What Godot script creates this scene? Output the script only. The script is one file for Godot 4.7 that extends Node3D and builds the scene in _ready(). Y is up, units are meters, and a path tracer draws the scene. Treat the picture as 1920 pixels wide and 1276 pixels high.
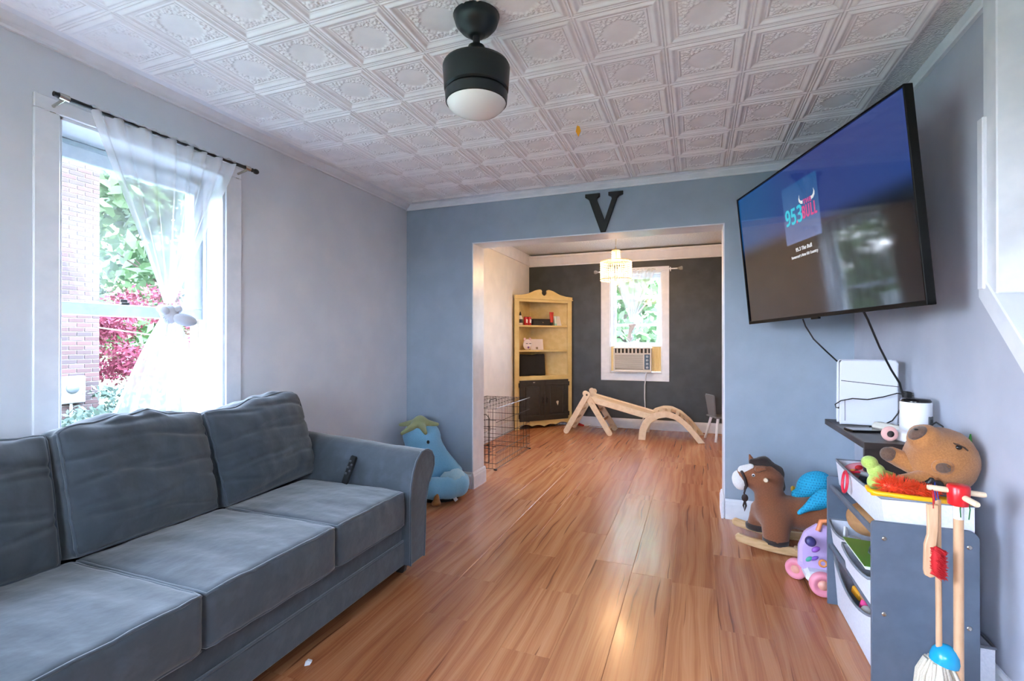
extends Node3D
# Living room looking through to a dining room. Metres, y up; -z is the direction from the sofa end to the dining room.

const XL := -2.313   # inner face of the left wall
const XR := 0.918    # inner face of the right wall
const DP := 3.59     # living-room face of the partition
const DQ := 3.80     # dining-room face of the partition
const DF := 6.86     # inner face of the far wall
const DB := -1.60    # inner face of the wall behind the sofa end
const HM := 2.357    # living-room ceiling
const HC := 2.455    # dining-room ceiling
const XH := 1.95     # outer wall of the stair hall

var M := {}
var used := {}
var rng := RandomNumberGenerator.new()

# ------------------------------------------------------------------ helpers
func V(x: float, y: float, d: float) -> Vector3:
	return Vector3(x, y, -d)

func C(r: float, g: float, b: float, a := 1.0) -> Color:
	return Color(r / 255.0, g / 255.0, b / 255.0, a)

class Sh:
	var st := SurfaceTool.new()
	var sg := 1
	func _init() -> void:
		st.begin(Mesh.PRIMITIVE_TRIANGLES)
	func tri(a: Vector3, b: Vector3, c: Vector3) -> void:
		st.add_vertex(a); st.add_vertex(c); st.add_vertex(b)
	func quad(a: Vector3, b: Vector3, c: Vector3, d: Vector3) -> void:
		tri(a, b, c); tri(a, c, d)
	func flat() -> void:
		st.set_smooth_group(-1)
	func smooth() -> void:
		sg += 1
		st.set_smooth_group(sg)
	# box with chamfered edges
	func box(c: Vector3, s: Vector3, b := 0.0, r := Basis()) -> Sh:
		flat()
		var h := s * 0.5
		b = minf(b, minf(h.x, minf(h.y, h.z)) * 0.9)
		if b <= 0.0:
			var p: Array[Vector3] = []
			for k in 8:
				p.append(c + r * Vector3(h.x * (1 if k & 1 else -1), h.y * (1 if k & 2 else -1), h.z * (1 if k & 4 else -1)))
			quad(p[4], p[5], p[7], p[6]); quad(p[1], p[0], p[2], p[3])
			quad(p[5], p[1], p[3], p[7]); quad(p[0], p[4], p[6], p[2])
			quad(p[6], p[7], p[3], p[2]); quad(p[0], p[1], p[5], p[4])
			return self
		var ax := [Vector3(1, 0, 0), Vector3(0, 1, 0), Vector3(0, 0, 1)]
		var g := h - Vector3(b, b, b)
		for i in 3:
			var u: Vector3 = ax[(i + 1) % 3]
			var v: Vector3 = ax[(i + 2) % 3]
			var w: Vector3 = ax[i]
			for sgn in [1.0, -1.0]:
				var o: Vector3 = w * (h[i] * sgn)
				var gu: Vector3 = u * g[(i + 1) % 3]
				var gv: Vector3 = v * g[(i + 2) % 3]
				var f := [o - gu - gv, o + gu - gv, o + gu + gv, o - gu + gv]
				if sgn < 0:
					f.reverse()
				quad(c + r * f[0], c + r * f[1], c + r * f[2], c + r * f[3])
			# chamfers along axis i
			var lw: Vector3 = w * g[i]
			for su in [1.0, -1.0]:
				for sv in [1.0, -1.0]:
					var p1: Vector3 = u * (h[(i + 1) % 3] * su) + v * (g[(i + 2) % 3] * sv)
					var p2: Vector3 = u * (g[(i + 1) % 3] * su) + v * (h[(i + 2) % 3] * sv)
					var f := [p1 - lw, p2 - lw, p2 + lw, p1 + lw]
					if su * sv > 0:
						quad(c + r * f[0], c + r * f[1], c + r * f[2], c + r * f[3])
					else:
						quad(c + r * f[3], c + r * f[2], c + r * f[1], c + r * f[0])
		for sx in [1.0, -1.0]:
			for sy in [1.0, -1.0]:
				for sz in [1.0, -1.0]:
					var a := c + r * Vector3(h.x * sx, g.y * sy, g.z * sz)
					var d := c + r * Vector3(g.x * sx, h.y * sy, g.z * sz)
					var e := c + r * Vector3(g.x * sx, g.y * sy, h.z * sz)
					if sx * sy * sz > 0:
						tri(a, d, e)
					else:
						tri(a, e, d)
		return self
	# box between two corners given as x, y, depth
	func bx(x0: float, x1: float, y0: float, y1: float, d0: float, d1: float, b := 0.0) -> Sh:
		return box(Vector3((x0 + x1) / 2, (y0 + y1) / 2, -(d0 + d1) / 2), Vector3(absf(x1 - x0), absf(y1 - y0), absf(d1 - d0)), b)
	# rows of points joined into a smooth surface
	func sheet(rows: Array, closed_u := false, closed_v := false) -> Sh:
		var nr := rows.size()
		var nc: int = rows[0].size()
		for i in (nr if closed_v else nr - 1):
			var a: PackedVector3Array = rows[i]
			var b: PackedVector3Array = rows[(i + 1) % nr]
			for j in (nc if closed_u else nc - 1):
				var k := (j + 1) % nc
				if a[j].distance_squared_to(a[k]) > 1e-14:
					tri(a[j], a[k], b[k])
				if b[j].distance_squared_to(b[k]) > 1e-14:
					tri(a[j], b[k], b[j])
		return self
	# turned shape: profile of (radius, height) from bottom to top
	func lathe(prof: PackedVector2Array, seg := 24, t := Transform3D(), sharp := false) -> Sh:
		smooth()
		var rows := []
		for p in prof:
			var row := PackedVector3Array()
			for j in seg:
				var an := -TAU * j / seg
				row.append(t * Vector3(p.x * cos(an), p.y, p.x * sin(an)))
			rows.append(row)
		if sharp:
			for i in rows.size() - 1:
				smooth()
				sheet([rows[i], rows[i + 1]], true)
		else:
			sheet(rows, true)
		return self
	# round bar along points; radius may be a number or an array
	func tube(pts: PackedVector3Array, rad, seg := 8, closed := false, flatten := 1.0) -> Sh:
		smooth()
		var n := pts.size()
		var rows := []
		var up := Vector3.ZERO
		for i in n:
			var t: Vector3
			if closed:
				t = pts[(i + 1) % n] - pts[(i + n - 1) % n]
			else:
				t = pts[mini(i + 1, n - 1)] - pts[maxi(i - 1, 0)]
			t = t.normalized()
			if up == Vector3.ZERO:
				up = Vector3.UP if absf(t.y) < 0.9 else Vector3.RIGHT
			var s := t.cross(up).normalized()
			up = s.cross(t).normalized()
			var r: float = rad[i] if rad is Array or rad is PackedFloat32Array else rad
			var row := PackedVector3Array()
			for j in seg:
				var an := TAU * j / seg
				row.append(pts[i] + (s * cos(an) - up * sin(an) * flatten) * r)
			rows.append(row)
		sheet(rows, true, closed)
		if not closed:
			for e in 2:
				smooth()
				var row: PackedVector3Array = rows[0 if e == 0 else n - 1]
				var mid: Vector3 = pts[0 if e == 0 else n - 1]
				for j in seg:
					if e == 0:
						tri(mid, row[(j + 1) % seg], row[j])
					else:
						tri(mid, row[j], row[(j + 1) % seg])
		return self
	func rod(a: Vector3, b: Vector3, r: float, seg := 10) -> Sh:
		return tube(PackedVector3Array([a, b]), r, seg)
	# outline in the xy plane pushed out along z, from z = -depth/2 to depth/2
	func prism(poly: PackedVector2Array, depth: float, t := Transform3D(), bev := 0.0) -> Sh:
		var p := poly.duplicate()
		if Geometry2D.is_polygon_clockwise(p):
			p.reverse()
		var idx := Geometry2D.triangulate_polygon(p)
		var n := p.size()
		var inner := p
		if bev > 0.0:
			inner = PackedVector2Array()
			for i in n:
				var e0 := (p[i] - p[(i + n - 1) % n]).normalized()
				var e1 := (p[(i + 1) % n] - p[i]).normalized()
				var nn := (Vector2(-e0.y, e0.x) + Vector2(-e1.y, e1.x))
				nn = nn / maxf(0.35, nn.length_squared() * 0.5)
				inner.append(p[i] + nn * bev)
		var h := depth / 2
		flat()
		for k in range(0, idx.size(), 3):
			var a := inner[idx[k]]
			var b := inner[idx[k + 1]]
			var c := inner[idx[k + 2]]
			if (b - a).cross(c - a) < 0:
				var s := b
				b = c
				c = s
			tri(t * Vector3(a.x, a.y, h), t * Vector3(b.x, b.y, h), t * Vector3(c.x, c.y, h))
			tri(t * Vector3(a.x, a.y, -h), t * Vector3(c.x, c.y, -h), t * Vector3(b.x, b.y, -h))
		for i in n:
			var j := (i + 1) % n
			quad(t * Vector3(p[i].x, p[i].y, -h + bev), t * Vector3(p[j].x, p[j].y, -h + bev), t * Vector3(p[j].x, p[j].y, h - bev), t * Vector3(p[i].x, p[i].y, h - bev))
			if bev > 0.0:
				quad(t * Vector3(p[i].x, p[i].y, h - bev), t * Vector3(p[j].x, p[j].y, h - bev), t * Vector3(inner[j].x, inner[j].y, h), t * Vector3(inner[i].x, inner[i].y, h))
				quad(t * Vector3(inner[i].x, inner[i].y, -h), t * Vector3(inner[j].x, inner[j].y, -h), t * Vector3(p[j].x, p[j].y, -h + bev), t * Vector3(p[i].x, p[i].y, -h + bev))
		return self
	func ball(c: Vector3, r: Vector3, b := Basis(), rows := 10, cols := 16) -> Sh:
		smooth()
		var g := []
		for i in rows + 1:
			var th := PI * i / rows
			var row := PackedVector3Array()
			for j in cols:
				var ph := TAU * j / cols
				row.append(c + b * Vector3(r.x * sin(th) * cos(ph), r.y * cos(th), -r.z * sin(th) * sin(ph)))
			g.append(row)
		g.reverse()
		return sheet(g, true)
	func done() -> ArrayMesh:
		st.generate_normals()
		st.index()
		return st.commit()

func numbered(called: String) -> String:
	if not used.has(called):
		used[called] = 0
		return called
	used[called] += 1
	return "%s_%03d" % [called, used[called]]

func obj(called: String, sh, m: Material, parent: Node = null, at := Vector3.ZERO, turn := Vector3.ZERO) -> MeshInstance3D:
	var o := MeshInstance3D.new()
	o.mesh = sh.done() if sh is Sh else sh
	o.material_override = m
	if parent == null:
		o.name = numbered(called)
		add_child(o)
	else:
		o.name = called
		parent.add_child(o, true)
	o.position = at
	o.rotation = turn
	return o

func tag(o: Node, label: String, category: String, group := "") -> Node:
	o.set_meta("label", label)
	o.set_meta("category", category)
	if group:
		o.set_meta("group", group)
	return o

func thing(called: String, label: String, category: String, at := Vector3.ZERO, turn := 0.0, group := "") -> Node3D:
	var o := Node3D.new()
	o.name = numbered(called)
	add_child(o)
	o.position = at
	o.rotation.y = turn
	tag(o, label, category, group)
	return o

func struct(called: String, sh, m: Material, parent: Node = null) -> MeshInstance3D:
	var o := obj(called, sh, m, parent)
	if parent == null:
		o.set_meta("kind", "structure")
	return o

func place(called: String, label := "") -> Node3D:
	var o := Node3D.new()
	o.name = numbered(called)
	add_child(o)
	o.set_meta("kind", "structure")
	if label:
		o.set_meta("label", label)
	return o

# ------------------------------------------------------------------ materials
func noise(seed_: int, freq: float, octaves := 4, type := FastNoiseLite.TYPE_SIMPLEX_SMOOTH) -> FastNoiseLite:
	var n := FastNoiseLite.new()
	n.seed = seed_
	n.frequency = freq
	n.noise_type = type
	n.fractal_octaves = octaves
	return n

func ntex(seed_: int, freq: float, cols: Array, offs: Array, size := 256, octaves := 4, type := FastNoiseLite.TYPE_SIMPLEX_SMOOTH) -> NoiseTexture2D:
	var t := NoiseTexture2D.new()
	t.width = size
	t.height = size
	t.seamless = true
	t.noise = noise(seed_, freq, octaves, type)
	var g := Gradient.new()
	g.offsets = PackedFloat32Array(offs)
	g.colors = PackedColorArray(cols)
	t.color_ramp = g
	return t

func ntex_bump(seed_: int, freq: float, size := 256, octaves := 4) -> NoiseTexture2D:
	var t := NoiseTexture2D.new()
	t.width = size
	t.height = size
	t.seamless = true
	t.noise = noise(seed_, freq, octaves)
	return t

func mat(col: Color, rough := 0.6, spec := 0.5) -> StandardMaterial3D:
	var m := StandardMaterial3D.new()
	m.albedo_color = col
	m.roughness = rough
	m.metallic_specular = spec
	return m

# colour varied by noise between two tones, mapped on three planes
func mottled(a: Color, b: Color, freq: float, scale: float, rough := 0.7, seed_ := 1, bump := 0.0) -> StandardMaterial3D:
	var m := mat(Color.WHITE, rough)
	m.albedo_texture = ntex(seed_, freq, [a, a.lerp(b, 0.5), b], [0.25, 0.5, 0.75])
	m.uv1_triplanar = true
	m.uv1_world_triplanar = true
	m.uv1_scale = Vector3.ONE * scale
	if bump > 0.08:
		m.heightmap_enabled = true
		m.heightmap_texture = ntex_bump(seed_ + 7, freq * 2.0)
		m.heightmap_scale = bump
	return m

func plush(a: Color, b: Color, seed_: int, scale := 16.0) -> StandardMaterial3D:
	var m := mottled(a, b, 0.03, scale, 0.95, seed_, 0.14)
	m.uv1_world_triplanar = false
	m.rim_enabled = true
	m.rim = 0.6
	m.rim_tint = 0.6
	return m

func metal(col: Color, rough := 0.35) -> StandardMaterial3D:
	var m := mat(col, rough)
	m.metallic = 1.0
	return m

func wood(a: Color, b: Color, seed_: int, stretch: Vector3, rough := 0.5) -> StandardMaterial3D:
	var m := mat(Color.WHITE, rough)
	m.albedo_texture = ntex(seed_, 0.02, [a, a.lerp(b, 0.4), b], [0.3, 0.55, 0.8])
	m.uv1_triplanar = true
	m.uv1_scale = stretch
	return m

func glow(col: Color, energy: float, base := Color.BLACK) -> StandardMaterial3D:
	var m := mat(base, 0.4)
	m.emission_enabled = true
	m.emission = col
	m.emission_energy_multiplier = energy
	return m

func floor_texture() -> ImageTexture:
	var w := 1024
	var h := 1024
	var data := PackedByteArray()
	data.resize(w * h * 3)
	var n1 := noise(3, 1.0, 3)
	var n2 := noise(4, 1.0, 2)
	var n3 := noise(5, 1.0, 2)
	var light := Vector3(204, 147, 106)
	var mid := Vector3(187, 124, 84)
	var dark := Vector3(158, 98, 66)
	var k := 0
	for j in h:
		for i in w:
			var x := float(i) / w * 2.4
			var y := float(j) / h * 0.8
			var warp := n1.get_noise_2d(x * 1.1, y * 5.0)
			var g := n1.get_noise_2d(x * 0.45 + 9.0, (y + warp * 0.03) * 20.0) * 0.8
			var f := n2.get_noise_2d(x * 1.3, (y + warp * 0.01) * 130.0)
			var t := 0.5 + g * 0.85 + f * 0.28
			var c := light.lerp(mid, clampf(t * 1.5, 0, 1)).lerp(dark, clampf(t * 1.5 - 0.85, 0, 0.9))
			var crack := n3.get_noise_2d(x * 0.7 + 3.0, (y + warp * 0.02) * 36.0)
			if crack > 0.56:
				c = c.lerp(Vector3(104, 60, 40), clampf((crack - 0.56) * 6.0, 0, 0.6))
			data[k] = int(c.x); data[k + 1] = int(c.y); data[k + 2] = int(c.z)
			k += 3
	return ImageTexture.create_from_image(Image.create_from_data(w, h, false, Image.FORMAT_RGB8, data))

func materials() -> void:
	M.wall_grey = mottled(C(216, 219, 226), C(210, 214, 222), 0.02, 0.6, 0.55, 11, 0.06)
	M.wall_right = mottled(C(186, 190, 204), C(178, 183, 198), 0.02, 0.6, 0.5, 12, 0.06)
	M.wall_blue = mottled(C(156, 170, 185), C(150, 164, 179), 0.02, 0.7, 0.5, 13, 0.06)
	M.wall_white = mottled(C(236, 233, 229), C(228, 226, 223), 0.02, 0.6, 0.6, 14, 0.06)
	M.wall_dark = mottled(C(66, 70, 72), C(58, 61, 64), 0.02, 0.8, 0.5, 15, 0.06)
	M.wall_hall = mottled(C(178, 188, 184), C(170, 181, 177), 0.02, 0.6, 0.6, 20, 0.06)
	M.trim = mottled(C(232, 234, 240), C(224, 227, 234), 0.02, 1.5, 0.35, 16, 0.03)
	M.ceil = mottled(C(245, 245, 247), C(238, 238, 241), 0.02, 1.2, 0.5, 17, 0.05)
	M.stucco = mottled(C(228, 230, 232), C(214, 218, 222), 0.06, 2.5, 0.7, 18, 0.8)
	M.sash = mottled(C(214, 224, 232), C(204, 216, 226), 0.03, 2.0, 0.4, 19, 0.02)
	var gl := mat(Color(1, 1, 1, 0.004), 0.02)
	gl.transparency = BaseMaterial3D.TRANSPARENCY_ALPHA
	M.glass = gl
	var sheer := mat(Color(0.93, 0.94, 0.97, 0.46), 0.9, 0.2)
	sheer.transparency = BaseMaterial3D.TRANSPARENCY_ALPHA
	sheer.cull_mode = BaseMaterial3D.CULL_DISABLED
	M.sheer = sheer
	var dense := mat(C(206, 210, 220), 0.9, 0.2)
	M.sheer_dense = dense
	M.black = mat(C(24, 25, 27), 0.4)
	M.black_matte = mat(C(28, 29, 30), 0.8)
	M.chrome = metal(C(190, 185, 175), 0.25)
	M.white_plastic = mat(C(235, 237, 242), 0.3)
	M.steel_dark = metal(C(70, 66, 62), 0.45)
	M.birch = wood(C(234, 212, 180), C(226, 201, 167), 31, Vector3(3, 3, 3))
	M.handle_wood = wood(C(214, 172, 134), C(203, 159, 121), 32, Vector3(8, 1.2, 8))

# ------------------------------------------------------------------ camera, sky, lights
func camera_and_light() -> void:
	var cam := Camera3D.new()
	cam.name = "camera"
	add_child(cam)
	cam.position = Vector3(0, 1.185, 0)
	cam.rotation = Vector3(0.0028, deg_to_rad(20.64), 0)
	cam.fov = rad_to_deg(2.0 * atan(638.0 / 917.1))
	cam.near = 0.05
	cam.far = 200.0
	cam.current = true
	var we := WorldEnvironment.new()
	we.name = "surroundings"
	var e := Environment.new()
	e.background_mode = Environment.BG_SKY
	var sky := Sky.new()
	var sm := ProceduralSkyMaterial.new()
	sm.sky_top_color = C(188, 212, 246)
	sm.sky_horizon_color = C(222, 232, 246)
	sm.sky_curve = 0.2
	sm.sky_energy_multiplier = 1.0
	sm.ground_bottom_color = C(120, 124, 120)
	sm.ground_horizon_color = C(200, 206, 210)
	sm.sun_angle_max = 0.0
	sky.sky_material = sm
	e.sky = sky
	e.tonemap_mode = Environment.TONE_MAPPER_LINEAR
	e.tonemap_exposure = EXPOSURE
	e.sdfgi_enabled = true
	e.ssao_enabled = true
	e.ssil_enabled = true
	we.environment = e
	add_child(we)

const EXPOSURE := 53.0

# ------------------------------------------------------------------ the rooms
func tile_height(u: float, v: float, size: float) -> float:
	# relief of a pressed ceiling panel; u, v in 0..1, result in metres below the ceiling plane
	var e := minf(minf(u, 1.0 - u), minf(v, 1.0 - v)) * size
	var y := 0.0
	y += 0.004 * exp(-pow((e - 0.006) / 0.003, 2.0))
	y += 0.0075 * exp(-pow((e - 0.024) / 0.0095, 2.0))
	if e > 0.042:
		y -= 0.002 * clampf((e - 0.042) / 0.004, 0, 1)
		y += 0.004 * exp(-pow((e - 0.05) / 0.0035, 2.0))
	var a := absf(u - 0.5) * size
	var b := absf(v - 0.5) * size
	if e > 0.055:
		# leaf scrolls in the four corners, mirrored
		var s := maxf(a, b)
		var t := minf(a, b)
		var m := 0.0
		for q in BLOBS:
			var dx: float = (s - q.x * 1.13) / (q.z * 1.1)
			var dy: float = (t - q.y * 1.13) / (q.z * 1.1)
			var d2 := dx * dx + dy * dy
			if d2 < 6.0:
				m = maxf(m, q.w * exp(-d2))
		y += m
	return y

var BLOBS: Array[Vector4] = []

func make_blobs() -> void:
	# a corner leaf, a curling stem and a small bud on each side, as chains of rounded bumps
	for k in 9:
		var f := k / 8.0
		BLOBS.append(Vector4(0.052 + 0.026 * f, 0.046 + 0.028 * f + 0.005 * sin(f * 7.0), 0.0075, 0.005))
	for k in 10:
		var an := 0.4 + k * 0.55
		var r := 0.014 - 0.001 * k
		BLOBS.append(Vector4(0.067 + r * cos(an), 0.030 + r * sin(an), 0.0048, 0.005))
	for k in 5:
		var f := k / 4.0
		BLOBS.append(Vector4(0.077 - 0.01 * sin(f * 3.0), 0.003 + 0.018 * f, 0.005, 0.004))
	BLOBS.append(Vector4(0.079, 0.0, 0.008, 0.005))
	BLOBS.append(Vector4(0.078, 0.055, 0.006, 0.005))
	BLOBS.append(Vector4(0.056, 0.044, 0.007, 0.004))

func tile_mesh(size: float, u0: float, u1: float, n: int) -> ArrayMesh:
	# x runs from u0 to u1 of the panel; origin at the panel's corner (x 0, depth 0), relief hanging down
	var verts := PackedVector3Array()
	var idx := PackedInt32Array()
	var norm := PackedVector3Array()
	var nu := int(ceil(n * (u1 - u0)))
	var e := 0.002
	for j in n + 1:
		var v := float(j) / n
		for i in nu + 1:
			var u := u0 + (u1 - u0) * i / nu
			var h := tile_height(u, v, size)
			verts.append(Vector3(u * size, -0.006 - h, -v * size))
			var hx := (tile_height(u + e, v, size) - tile_height(u - e, v, size)) / (2 * e * size)
			var hz := (tile_height(u, v + e, size) - tile_height(u, v - e, size)) / (2 * e * size)
			norm.append(Vector3(-hx, -1.0, hz).normalized())
	for j in n:
		for i in nu:
			var a := j * (nu + 1) + i
			var b := a + 1
			var c := a + nu + 1
			var d := c + 1
			# seen from below
			idx.append_array([a, b, d, a, d, c])
	var arr := []
	arr.resize(Mesh.ARRAY_MAX)
	arr[Mesh.ARRAY_VERTEX] = verts
	arr[Mesh.ARRAY_NORMAL] = norm
	arr[Mesh.ARRAY_INDEX] = idx
	var m := ArrayMesh.new()
	m.add_surface_from_arrays(Mesh.PRIMITIVE_TRIANGLES, arr)
	return m

func plank_mesh(w: float, l: float, off: Vector2) -> ArrayMesh:
	# one floor board, its top face with softened edges; x across, -z along, origin at its corner, top at y 0
	var st := SurfaceTool.new()
	st.begin(Mesh.PRIMITIVE_TRIANGLES)
	st.set_smooth_group(-1)
	var g := 0.0002
	var b := 0.0015
	var dz := 0.0007
	var P := [Vector3(g, -0.008, -g), Vector3(w - g, -0.008, -g), Vector3(w - g, -0.008, -l + g), Vector3(g, -0.008, -l + g),
		Vector3(g, -dz, -g), Vector3(w - g, -dz, -g), Vector3(w - g, -dz, -l + g), Vector3(g, -dz, -l + g),
		Vector3(b, 0, -b), Vector3(w - b, 0, -b), Vector3(w - b, 0, -l + b), Vector3(b, 0, -l + b)]
	var F := [[8, 9, 10, 11], [4, 5, 9, 8], [5, 6, 10, 9], [6, 7, 11, 10], [7, 4, 8, 11], [0, 1, 5, 4], [1, 2, 6, 5], [2, 3, 7, 6], [3, 0, 4, 7]]
	for f in F:
		for k in [0, 2, 1, 0, 3, 2]:
			var p: Vector3 = P[f[k]]
			st.set_uv(Vector2(-p.z / 2.4, p.x / 0.8) + off)
			st.add_vertex(p)
	st.generate_normals()
	st.index()
	return st.commit()

# profile of (out from the wall, height) swept along a straight run; dir is along the run, out points into the room
func moulding(a: Vector3, b: Vector3, out: Vector3, prof: PackedVector2Array) -> Sh:
	var s := Sh.new()
	var dir := b - a
	var flip := dir.cross(Vector3.UP).dot(out) > 0
	var n := prof.size()
	for i in n:
		var p := prof[i]
		var q := prof[(i + 1) % n]
		var A := a + out * p.x + Vector3.UP * p.y
		var B := a + out * q.x + Vector3.UP * q.y
		s.flat()
		if flip:
			s.quad(B, B + dir, A + dir, A)
		else:
			s.quad(A, A + dir, B + dir, B)
	var idx := Geometry2D.triangulate_polygon(prof)
	for k in range(0, idx.size(), 3):
		for e in 2:
			var o: Vector3 = a if e == 0 else b
			var t: Array[Vector3] = []
			for c in 3:
				t.append(o + out * prof[idx[k + c]].x + Vector3.UP * prof[idx[k + c]].y)
			var nn := (t[1] - t[0]).cross(t[2] - t[0])
			if (nn.dot(dir) > 0) == (e == 1):
				s.tri(t[0], t[1], t[2])
			else:
				s.tri(t[0], t[2], t[1])
	return s

var COVE := PackedVector2Array([Vector2(0, 0), Vector2(0.012, 0), Vector2(0.014, 0.01), Vector2(0.026, 0.018), Vector2(0.048, 0.043), Vector2(0.08, 0.046), Vector2(0.08, 0.053), Vector2(0, 0.053)])
var CROWN := PackedVector2Array([Vector2(0, 0), Vector2(0.012, 0), Vector2(0.014, 0.014), Vector2(0.03, 0.03), Vector2(0.06, 0.075), Vector2(0.085, 0.11), Vector2(0.098, 0.118), Vector2(0.1, 0.145), Vector2(0, 0.145)])
var FLATCROWN := PackedVector2Array([Vector2(0, 0), Vector2(0.014, 0), Vector2(0.018, 0.01), Vector2(0.018, 0.036), Vector2(0.026, 0.043), Vector2(0.026, 0.058), Vector2(0, 0.058)])
var BASE := PackedVector2Array([Vector2(0, 0), Vector2(0.016, 0), Vector2(0.016, 0.098), Vector2(0.012, 0.11), Vector2(0.012, 0.118), Vector2(0.006, 0.13), Vector2(0, 0.132)])

# a wall slab with rectangular holes: axis "x" means the wall runs along depth at x0..x1, "d" that it runs along x at d0..d1
func slab(x0: float, x1: float, d0: float, d1: float, y0: float, y1: float, along_d: bool, holes: Array) -> Sh:
	var s := Sh.new()
	var cuts := [d0, d1] if along_d else [x0, x1]
	for h in holes:
		cuts.append(h[0]); cuts.append(h[1])
	cuts.sort()
	for i in cuts.size() - 1:
		var a: float = cuts[i]
		var b: float = cuts[i + 1]
		if b - a < 1e-5:
			continue
		var segs := [[y0, y1]]
		for h in holes:
			if a >= h[0] - 1e-5 and b <= h[1] + 1e-5:
				segs = [[y0, h[2]], [h[3], y1]]
		for g in segs:
			if g[1] - g[0] > 1e-4:
				if along_d:
					s.bx(x0, x1, g[0], g[1], a, b)
				else:
					s.bx(a, b, g[0], g[1], d0, d1)
	return s

const W1 := [1.153, 1.867, 0.78, 2.062]     # left window: depth range, height range
const W3 := [4.0, 4.93, 0.82, 2.08]        # dining-room left window
const W2 := [-1.123, -0.432, 0.753, 2.13]  # far window: x range, height range
const W4 := [-1.35, 0.4, 0.5, 2.15]      # second window in the left wall, nearer the back wall
const WB := [-1.2, -0.3, 0.9, 2.0]        # window in the back wall: x range, height range
const WH := [0.0, 0.55, 1.15, 1.95]      # stair-hall window: depth range, height range

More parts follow.
